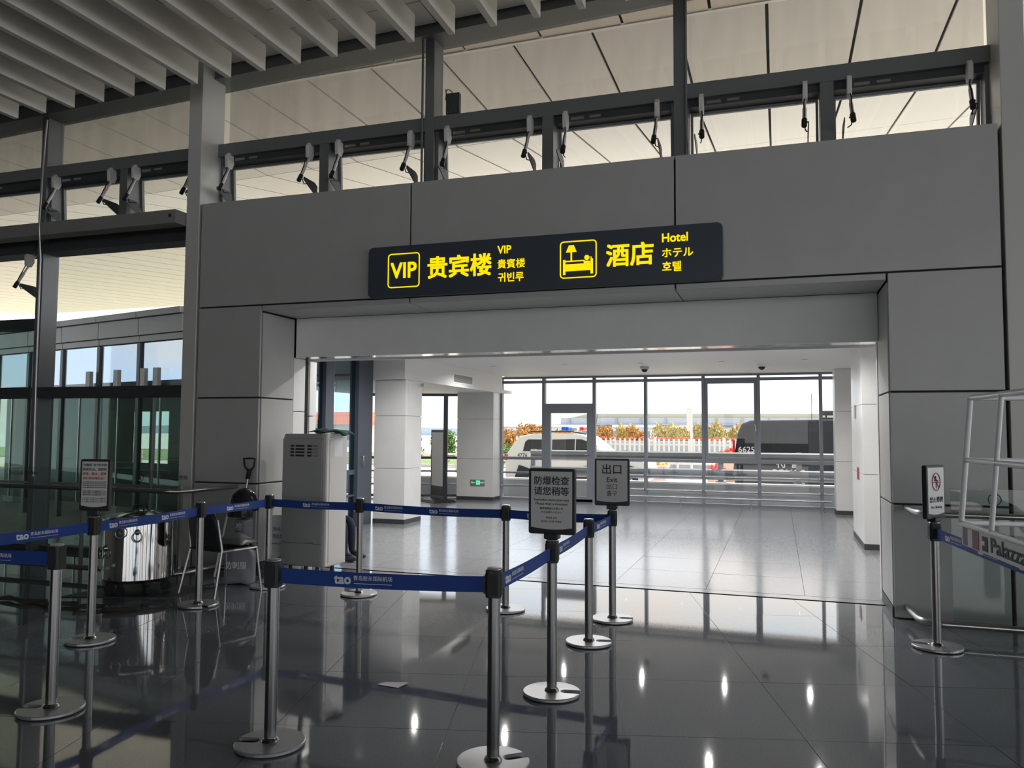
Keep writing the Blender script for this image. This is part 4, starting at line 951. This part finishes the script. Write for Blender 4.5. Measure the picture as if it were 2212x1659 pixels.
# dark green cloth on top
gc = MB()
for k in range(60):
    a = random.uniform(0,2*PI)
nu, nv = 26, 12; vs = []
for j in range(nv+1):
    for i in range(nu+1):
        u, v = i/nu, j/nv
        hgt = .012 + .05*max(0, math.sin(PI*min(1,u*1.9)))*math.sin(PI*v)*(u < .53) + .032*max(0, math.sin(PI*(u-.45)/.55))*math.sin(PI*v)*(u > .45) + .008*math.sin(11*u+5*v)
        vs.append((-.32+.44*u + .02*math.sin(7*v), -.02+.24*v+.02*math.sin(9*u), hgt - (.03*max(0,(u-.86)/.14) if u > .86 else 0)))
fs = [(j*(nu+1)+i, j*(nu+1)+i+1, (j+1)*(nu+1)+i+1, (j+1)*(nu+1)+i) for j in range(nv) for i in range(nu)]
o = MB().add(vs, fs, True).build('folded_cloth', 'green_cloth'); o.location = (-4.72, 7.86, 1.568); o.modifiers.new('thick','SOLIDIFY').thickness = .01
tag(o, 'crumpled dark green cloth lying on top of the tall air conditioner', 'cloth')
# white staff-only board behind it
nbd = tag(empty('staff_notice', (-5.462, 7.86, 0), 0), 'white staff only notice board leaning between the pier and the air conditioner', 'notice')
MB().prism([(-.02,0),(.02,0),(.10,.62),(.06,.62)], -.105, .105, 'x').build('board', 'label_white', nbd, .004)
for body, size, z, x in (('工作人员',.048,.46,.0),('请止步',.048,.38,.02),('Staff Members Only',.022,.30,.0)): text(body, size, 'ink', nbd, Matrix.Translation((x,-.008+.08*z/.62-.017,z)) @ Matrix.Rotation(-math.atan2(.08,.62),4,'X') @ FACE_CAM, .0, fit=.18 if 'S' in body else None)
MB().prism([(-.10,.02),(.10,.02),(.10,.17),(.03,.14),(-.10,.05)], -.026, -.020, 'y').build('teal_band', 'teal', nbd)
# scrap of paper on the floor
pp = MB().add([(-.09,-.03,.002),(.07,-.045,.002),(.09,.045,.004),(-.06,.035,.002),(-.09,-.03,.0035),(.07,-.045,.0035),(.10,.05,.012),(-.06,.035,.0035)], [(0,3,2,1),(4,5,6,7),(0,1,5,4),(1,2,6,5),(2,3,7,6),(3,0,4,7)]).build('paper_card', 'frame'); pp.location = (-2.33, 4.62, 0)
tag(pp, 'flat card lying on the dark floor in front of the belts', 'card')
# ================================================================== STEEL BARREL AND GUARD KIT AT THE LEFT
BX, BYY = -5.99, 6.37
br = tag(empty('steel_barrel', (BX, BYY, 0)), 'polished stainless bomb containment barrel on black castors', 'barrel')
rb = .325
MB().lathe([(.05,.13),(rb-.03,.13),(rb,.16),(rb,.70),(rb-.01,.715),(rb-.012,.72)], 48).build('drum', 'steel_mirror', br)
MB().lathe([(rb+.008,.69),(rb+.012,.70),(rb+.012,.735),(rb-.02,.755),(.15,.785),(.02,.79)], 48).build('lid', 'steel_mirror', br)
MB().tube([(-.06,-.02,.775),(-.065,-.02,.83),(-.04,-.02,.845),(.04,-.02,.845),(.065,-.02,.83),(.06,-.02,.775)], .010, 8).build('lid_handle', 'black_plastic', br)
for a in (225, 275, 330, 45, 120):
    x, y = .25*math.cos(R(a)), .25*math.sin(R(a))
    c = MB().box(x-.02,x+.02,y-.02,y+.02,.10,.135).build('castor', 'black_plastic', br, .004)
    MB().lathe([(.02,-.018),(.05,-.016),(.05,.016),(.02,.018)], 16, M=Matrix.Translation((x,y,.05)) @ Matrix.Rotation(R(a),4,'Z') @ Matrix.Rotation(PI/2,4,'X')).build('castor_wheel', 'rubber', c)
for a, z in ((250,.46),(285,.66),(310,.62)):
    x, y = rb*math.cos(R(a)), rb*math.sin(R(a)); M = Matrix.Translation((x,y,z)) @ Matrix.Rotation(R(a+90),4,'Z')
    h = MB().ball((0,0,0), .028, 12, 8, M=M).build('lug', 'steel', br)
    MB().tube([(.045*math.sin(2*PI*k/20), -.03, -.045+.045*math.cos(2*PI*k/20)) for k in range(21)], .006, 6, caps=False, M=M).build('ring', 'steel', h)
ch = MB()
for k in range(9):
    a = R(228+5.5*k); z = .27-.05*math.sin(PI*k/12)+.01*k; x, y = (rb+.012)*math.cos(a), (rb+.012)*math.sin(a)
    ch.tube([(x+.013*math.cos(t)*-math.sin(a), y+.013*math.cos(t)*math.cos(a), z+.010*math.sin(t)) if k % 2 else (x+.010*math.sin(t)*math.cos(a), y+.010*math.sin(t)*math.sin(a), z+.013*math.cos(t)) for t in [2*PI*i/10 for i in range(11)]], .004, 5, caps=False)
ch.build('chain', 'steel', br)
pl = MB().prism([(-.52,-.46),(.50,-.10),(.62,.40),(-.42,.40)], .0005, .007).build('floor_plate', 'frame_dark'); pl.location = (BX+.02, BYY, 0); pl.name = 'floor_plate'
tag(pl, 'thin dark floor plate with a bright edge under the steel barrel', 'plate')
# rope on the floor
pts = [(-6.9+.11*k, 5.62+.05*math.sin(1.9*k)+.03*math.sin(4.1*k), .018+.012*abs(math.sin(2.3*k))) for k in range(15)]
rp_ = MB().tube(pts, [.014+.01*abs(math.sin(1.7*k)) for k in range(15)], 8).build('rope', 'rope'); tag(rp_, 'dark knotted rope lying on the floor at the left', 'rope')

# black stacking chair
cx, cy, ca = -5.22, 6.66, -14
chr_ = tag(empty('stacking_chair', (cx, cy, 0), R(ca)), 'black plastic stacking chair with thin steel legs by the pier', 'chair')
# local: seat faces +Y, backrest at -Y ... turned so that its back is toward the camera-left
def curved(w, d0, z0, z1, lean, bow, th, round_top):
    nu, nv = 12, 8; vs = []
    for j in range(nv+1):
        v = j/nv
        for i in range(nu+1):
            u = i/nu*2-1; ww = w/2
            if round_top and v > .55: ww *= math.sqrt(max(.02, 1-((v-.55)/.45)**2*.55))
            vs.append((u*ww, d0-lean*v-bow*(1-u*u), z0+(z1-z0)*v))
    return vs, [(j*(nu+1)+i, j*(nu+1)+i+1, (j+1)*(nu+1)+i+1, (j+1)*(nu+1)+i) for j in range(nv) for i in range(nu)]
vs, fs = curved(.46, -.20, .44, .83, .07, .05, .012, True)
o = MB().add(vs, fs, True).build('backrest', 'black_plastic', chr_); o.modifiers.new('thick','SOLIDIFY').thickness = .014
nu = nv = 10; vs = [((i/nu*2-1)*.225, -.22+.44*j/nv, .445-.018*math.sin(PI*i/nu)*math.sin(PI*j/nv)-(.03*max(0,(j/nv-.8)/.2))) for j in range(nv+1) for i in range(nu+1)]
o = MB().add(vs, [(j*(nu+1)+i, j*(nu+1)+i+1, (j+1)*(nu+1)+i+1, (j+1)*(nu+1)+i) for j in range(nv) for i in range(nu)], True).build('seat', 'black_plastic', chr_); o.modifiers.new('thick','SOLIDIFY').thickness = .016
for sx in (-1, 1):
    MB().tube([(sx*.27,.25,0),(sx*.235,.21,.43)], .011, 8).build('leg', 'steel', chr_); MB().tube([(sx*.27,-.30,0),(sx*.235,-.20,.45),(sx*.222,-.25,.74)], .011, 8).build('leg', 'steel', chr_)
    MB().tube([(sx*.235,.21,.43),(sx*.235,-.20,.43)], .011, 8).build('seat_rail', 'steel', chr_)
MB().tube([(-.235,.21,.43),(.235,.21,.43)], .011, 8).build('stretcher', 'steel', chr_)
# riot fork with D handle leaning at the pier
rf = tag(empty('restraint_fork', (-5.72, 7.40, 0)), 'steel restraint pole with black D-shaped handle leaning on the pier', 'pole')
top = Vector((.04,.25,1.12))
MB().tube([(0,0,.01), top], .013, 10).build('pole', 'steel', rf); MB().tube([top*.93, top*1.03], .024, 10).build('grip_collar', 'rubber', rf)
MB().tube([top+Vector((0,0,.0)), top+Vector((-.06,0,.06)), top+Vector((-.075,0,.15)), top+Vector((0,0,.155)), top+Vector((.075,0,.15)), top+Vector((.06,0,.06)), top], .011, 8).build('handle', 'rubber', rf)
tag(MB().tube([(0,0,.005),(.03,.2,.84)], .012, 8).build('baton', 'white_tube'), 'slim white pole standing behind the black chair', 'pole').location = (-5.80, 7.26, 0)
# helmet and vest on the stand
hm = tag(empty('helmet', (-5.47, 7.30, .70)), 'glossy black riot helmet on top of the dark vest stand', 'helmet')
MB().ball((0,0,.12), .15, 24, 14, sc=(.92,1.05,1.0)).build('shell', 'black_gloss', hm); MB().lathe([(.15,.03),(.158,.05),(.152,.07)], 24).build('rim', 'rubber', hm)
nv, nu = 8, 14; vs = [(.168*math.sin(R(-70+140*i/nu))*(1-.15*(j/nv)**2), -.175*math.cos(R(-70+140*i/nu))*(1-.15*(j/nv)**2), -.03+.20*j/nv) for j in range(nv+1) for i in range(nu+1)]
MB().add(vs, [(j*(nu+1)+i, j*(nu+1)+i+1, (j+1)*(nu+1)+i+1, (j+1)*(nu+1)+i) for j in range(nv) for i in range(nu)], True).build('visor', 'car_glass', hm)
stn = tag(empty('equipment_stand', (-5.47, 7.30, 0)), 'dark pipe stand with printed sleeve holding helmet and vest', 'stand')
MB().lathe([(.16,0),(.16,.015),(.02,.03),(.02,.64),(.07,.655),(.07,.66)], 20).build('stand_pipe', 'frame_dark', stn)
MB().lathe([(.086,.42),(.092,.44),(.092,.62),(.086,.635)], 20).build('sleeve', 'frame_blue', stn)
text('检', .085, 'print_white', stn, Matrix.Translation((.01,-.096,.565)) @ FACE_CAM, .01); text('T 090', .042, 'print_white', stn, Matrix.Translation((.01,-.096,.475)) @ FACE_CAM, .01)
# vest: a soft bag on the floor against the stand
vst = tag(empty('stab_vest', (-5.33, 7.06, 0), R(14)), 'dark grey stab vest bag with white characters beside the chair', 'vest')
nu, nv = 22, 14; vs = []
for j in range(nv+1):
    v = j/nv; z = .01+.40*v
    for i in range(nu):
        a = 2*PI*i/nu; w = .165*(1-.10*v-.35*max(0,(v-.7)/.3)); d = .085*(1-.35*v)+.012*math.sin(5*a+6*v)
        vs.append((w*math.copysign(abs(math.cos(a))**.6, math.cos(a)), d*math.copysign(abs(math.sin(a))**.7, math.sin(a))+.05*v, z+.012*math.sin(3*a)))
fs = [(j*nu+i, j*nu+(i+1)%nu, (j+1)*nu+(i+1)%nu, (j+1)*nu+i) for j in range(nv) for i in range(nu)]+[tuple(range(nu-1,-1,-1)), tuple(range(nv*nu,(nv+1)*nu))]
MB().add(vs, fs, True).build('bag', 'frame_blue', vst)
text('防刺服', .078, 'print_white', vst, Matrix.Translation((.0,-.098,.20)) @ FACE_CAM, .012)
MB().tube([(-.12,.02,.38),(-.08,.0,.46),(0,-.01,.48),(.08,.0,.46),(.12,.02,.38)], .014, 8).build('strap', 'rubber', vst)
clo = tag(empty('folded_jacket', (-5.17, 6.78, .462)), 'crumpled grey jacket lying on the seat of the black chair', 'clothing')
nu, nv = 16, 10; vs = []
for j in range(nv+1):
    for i in range(nu+1):
        u, v = i/nu, j/nv; e = math.sin(PI*u)*math.sin(PI*v)
        vs.append((-.17+.34*u, -.14+.28*v, .01+.085*e**.6+.015*math.sin(9*u)*math.sin(7*v)*e))
o = MB().add(vs, [(j*(nu+1)+i, j*(nu+1)+i+1, (j+1)*(nu+1)+i+1, (j+1)*(nu+1)+i) for j in range(nv) for i in range(nu)], True).build('cloth', 'frame', clo); o.modifiers.new('thick','SOLIDIFY').thickness = .01

# ================================================================== AERIAL LIFT CAGE AT THE RIGHT
lc = tag(empty('lift_cage', (0,0,0)), 'white tubular work platform cage with a maker name plate at the right edge', 'lift cage')
A0 = Vector((1.05, 5.50, 1.06)); A1 = Vector((1.125, 5.54, 1.82)); dirn = Vector((.10, -1.0, 0)).normalized(); dtop = Vector((.105,-1.0,.0)).normalized(); side = Vector((1.0,.12,0)).normalized()
W = 1.5
def cg(*p): return [tuple(v) for v in p]
MB().tube(cg(A1+side*.75, A1, A1+dtop*W), .017, 10).build('top_rail', 'white_tube', lc)
MB().tube(cg(A0, A1), .017, 10).build('corner_post', 'white_tube', lc)
mid = A0.lerp(A1, .5)
MB().tube(cg(mid+side*.75, mid, mid+dirn*W), .016, 10).build('mid_rail', 'white_tube', lc)
for k in (.5, 1.0, 1.5): MB().tube(cg(A0+dirn*k, A1+dtop*k), .014, 10).build('post', 'white_tube', lc)
for k in (.4, .75): MB().tube(cg(A0+side*k, A1+side*k), .014, 10).build('post', 'galv', lc)
MB().tube(cg(A0+side*.75, A0, A0+dirn*W), .016, 10).build('bottom_rail', 'white_tube', lc)
M = Matrix((( dirn.x, 0, -dirn.y, A0.x), (dirn.y, 0, dirn.x, A0.y), (0, 1, 0, A0.z), (0,0,0,1)))
# panel in local frame: x along the rail, y up, z out of the cage
nrm = Vector((dirn.y, -dirn.x, 0)); 
M = Matrix(((dirn.x, 0, nrm.x, A0.x), (dirn.y, 0, nrm.y, A0.y), (0, 1, 0, A0.z), (0,0,0,1)))
MB().box(.0, 1.5, -.13, -.012, -.012, 0, M=M).build('toe_board', 'label_white', lc)
MB().box(.03,.30,-.125,-.02,.0002,.002, M=M).build('warning_patch', 'label_maroon', lc); MB().box(.12,.20,-.124,-.021,.0021,.003, M=M).build('warning_stripe', 'label_white', lc)
MB().box(.36,.44,-.115,-.035,.0002,.003, M=M).build('logo', 'ink', lc); MB().box(.36,.40,-.085,-.06,.0031,.004, M=M).build('logo_cutout', 'label_white', lc)
text('Palazzani', .115, 'ink', lc, M @ Matrix.Translation((.48,-.072,.002)), .015, 'LEFT', fit=.60)
MB().box(1.14,1.3,-.125,-.02,.0002,.002, M=M).build('warning_patch', 'label_maroon', lc)
MB().box(0,1.5,-.13,-.12,-.75,-.012, M=M).build('cage_floor', 'galv', lc)
# boom carrying the cage, out of frame to the right, and its base
MB().tube([(1.85,4.9,1.0),(2.3,4.9,.8),(2.6,4.9,.45)], .07, 12).build('boom', 'galv', lc)
MB().box(2.3,3.1,4.5,5.3,.12,.5).box(2.35,2.55,4.3,5.5,0,.14).box(2.85,3.05,4.3,5.5,0,.14).build('chassis', 'label_maroon', lc, .01)

# ================================================================== PERSON SEATED BEHIND THE CABINET
def person():
    p = tag(empty('person', (-5.47, 8.76, 0)), 'person in dark clothing seated behind the air conditioner, one hand showing', 'person')
    J = {'pel':(0,0,.50),'sp':(-.03,.0,.72),'ch':(-.02,0,.95),'nk':(.01,0,1.10),'hd':(.05,0,1.20),
         'lh':(0,.10,.50),'lk':(.40,.12,.47),'la':(.42,.12,.09),'lt':(.55,.12,.05),'rh':(0,-.10,.50),'rk':(.42,-.10,.47),'ra':(.44,-.09,.09),'rt':(.57,-.10,.05),
         'ls':(-.02,.19,1.02),'le':(.10,.23,.78),'lw':(.32,.15,.64),'rs':(-.02,-.19,1.02),'re':(.12,-.23,.80),'rw':(.36,-.17,.70)}
    rad = {'pel':.15,'sp':.135,'ch':.15,'nk':.055,'hd':.055,'lh':.09,'lk':.065,'la':.042,'lt':.035,'rh':.09,'rk':.065,'ra':.042,'rt':.035,'ls':.062,'le':.046,'lw':.034,'rs':.062,'re':.046,'rw':.034}
    E = [('pel','sp'),('sp','ch'),('ch','nk'),('nk','hd'),('pel','lh'),('lh','lk'),('lk','la'),('la','lt'),('pel','rh'),('rh','rk'),('rk','ra'),('ra','rt'),('ch','ls'),('ls','le'),('le','lw'),('ch','rs'),('rs','re'),('re','rw')]
    ks = list(J)
    def skin(name, J, rad, E, m, par, root=0, sub=2):
        ks = list(J); me = bpy.data.meshes.new(name); me.from_pydata([J[k] for k in ks], [(ks.index(a), ks.index(b)) for a, b in E], [])
        o = bpy.data.objects.new(name, me); COL.objects.link(o); o.parent = par; me.materials.append(MATS[m])
        bm = bmesh.new(); bm.from_mesh(me); lay = bm.verts.layers.skin.verify()
        for i, v in enumerate(bm.verts): v[lay].radius = (rad[ks[i]], rad[ks[i]]); v[lay].use_root = (i == root)
        bm.to_mesh(me); bm.free()
        sk = o.modifiers.new('skin','SKIN'); sk.use_smooth_shade = True; ss = o.modifiers.new('sub','SUBSURF'); ss.levels = sub; ss.render_levels = sub
        bpy.context.view_layer.update()
        ev = bpy.data.meshes.new_from_object(o.evaluated_get(bpy.context.evaluated_depsgraph_get()))
        o.modifiers.clear(); o.data = ev; o.data.name = name
        if not ev.materials: ev.materials.append(MATS[m])
        return o
    skin('body', J, rad, E, 'navy_cloth', p)
    hd = MB().ball((.06,0,1.30), .105, 20, 14, sc=(1.0,.80,1.18)).build('head', 'skin', p)
    MB().ball((.045,0,1.325), .112, 20, 12, sc=(.98,.84,1.08)).build('hair', 'hair', hd)
    MB().ball((.162,0,1.29), .016, 10, 8, sc=(1,.8,1.5)).build('nose', 'skin', hd)
    for s in (-1,1):
        MB().ball((.150,s*.035,1.315), .011, 8, 6).build('eye', 'ink', hd); MB().ball((.05,s*.088,1.295), .022, 8, 6, sc=(.8,.35,1.3)).build('ear', 'skin', hd)
    MB().tube([(.153,-.022,1.235),(.158,0,1.233),(.153,.022,1.235)], .006, 6).build('mouth', 'ink_red', hd)
    for s, wr in ((-1, Vector(J['rw'])), (1, Vector(J['lw']))):
        HJ = {'w':wr, 'p':wr+Vector((.055,-.0,-.01))}; hr = {'w':.026,'p':.030}; HE = [('w','p')]
        for f, (oy, ln) in enumerate(((-.024,.060),(-.008,.068),(.008,.064),(.023,.050))):
            a, b, c = 'a%d'%f, 'b%d'%f, 'c%d'%f
            HJ[a] = wr+Vector((.085,oy,-.012)); HJ[b] = wr+Vector((.085+ln*.45,oy,-.022)); HJ[c] = wr+Vector((.085+ln*.7,oy,-.055))
            hr[a] = .0095; hr[b] = .009; hr[c] = .008; HE += [('p',a),(a,b),(b,c)]
        HJ['t1'] = wr+Vector((.04,-s*.032,-.012)); HJ['t2'] = wr+Vector((.075,-s*.048,-.022)); HJ['t3'] = wr+Vector((.098,-s*.042,-.032)); hr['t1'] = .011; hr['t2'] = .0095; hr['t3'] = .0085; HE += [('w','t1'),('t1','t2'),('t2','t3')]
        skin('hand', HJ, hr, HE, 'skin', p, 0, 1)
    for y in (.12,-.10): MB().ball((.50,y,.045), .06, 14, 8, sc=(2.0,.75,.72)).build('shoe', 'shoe', p)
    return p
person()
stl = tag(empty('stool', (-5.48, 8.76, 0)), 'small dark stool behind the air conditioner under the seated person', 'stool')
MB().lathe([(.17,.36),(.175,.38),(.17,.395),(.02,.40)], 20).build('seat', 'black_plastic', stl)
for k in range(4):
    a = PI/4+k*PI/2; MB().tube([(.13*math.cos(a),.13*math.sin(a),.36),(.18*math.cos(a),.18*math.sin(a),0)], .013, 8).build('leg', 'steel', stl)
bpy.context.view_layer.update()
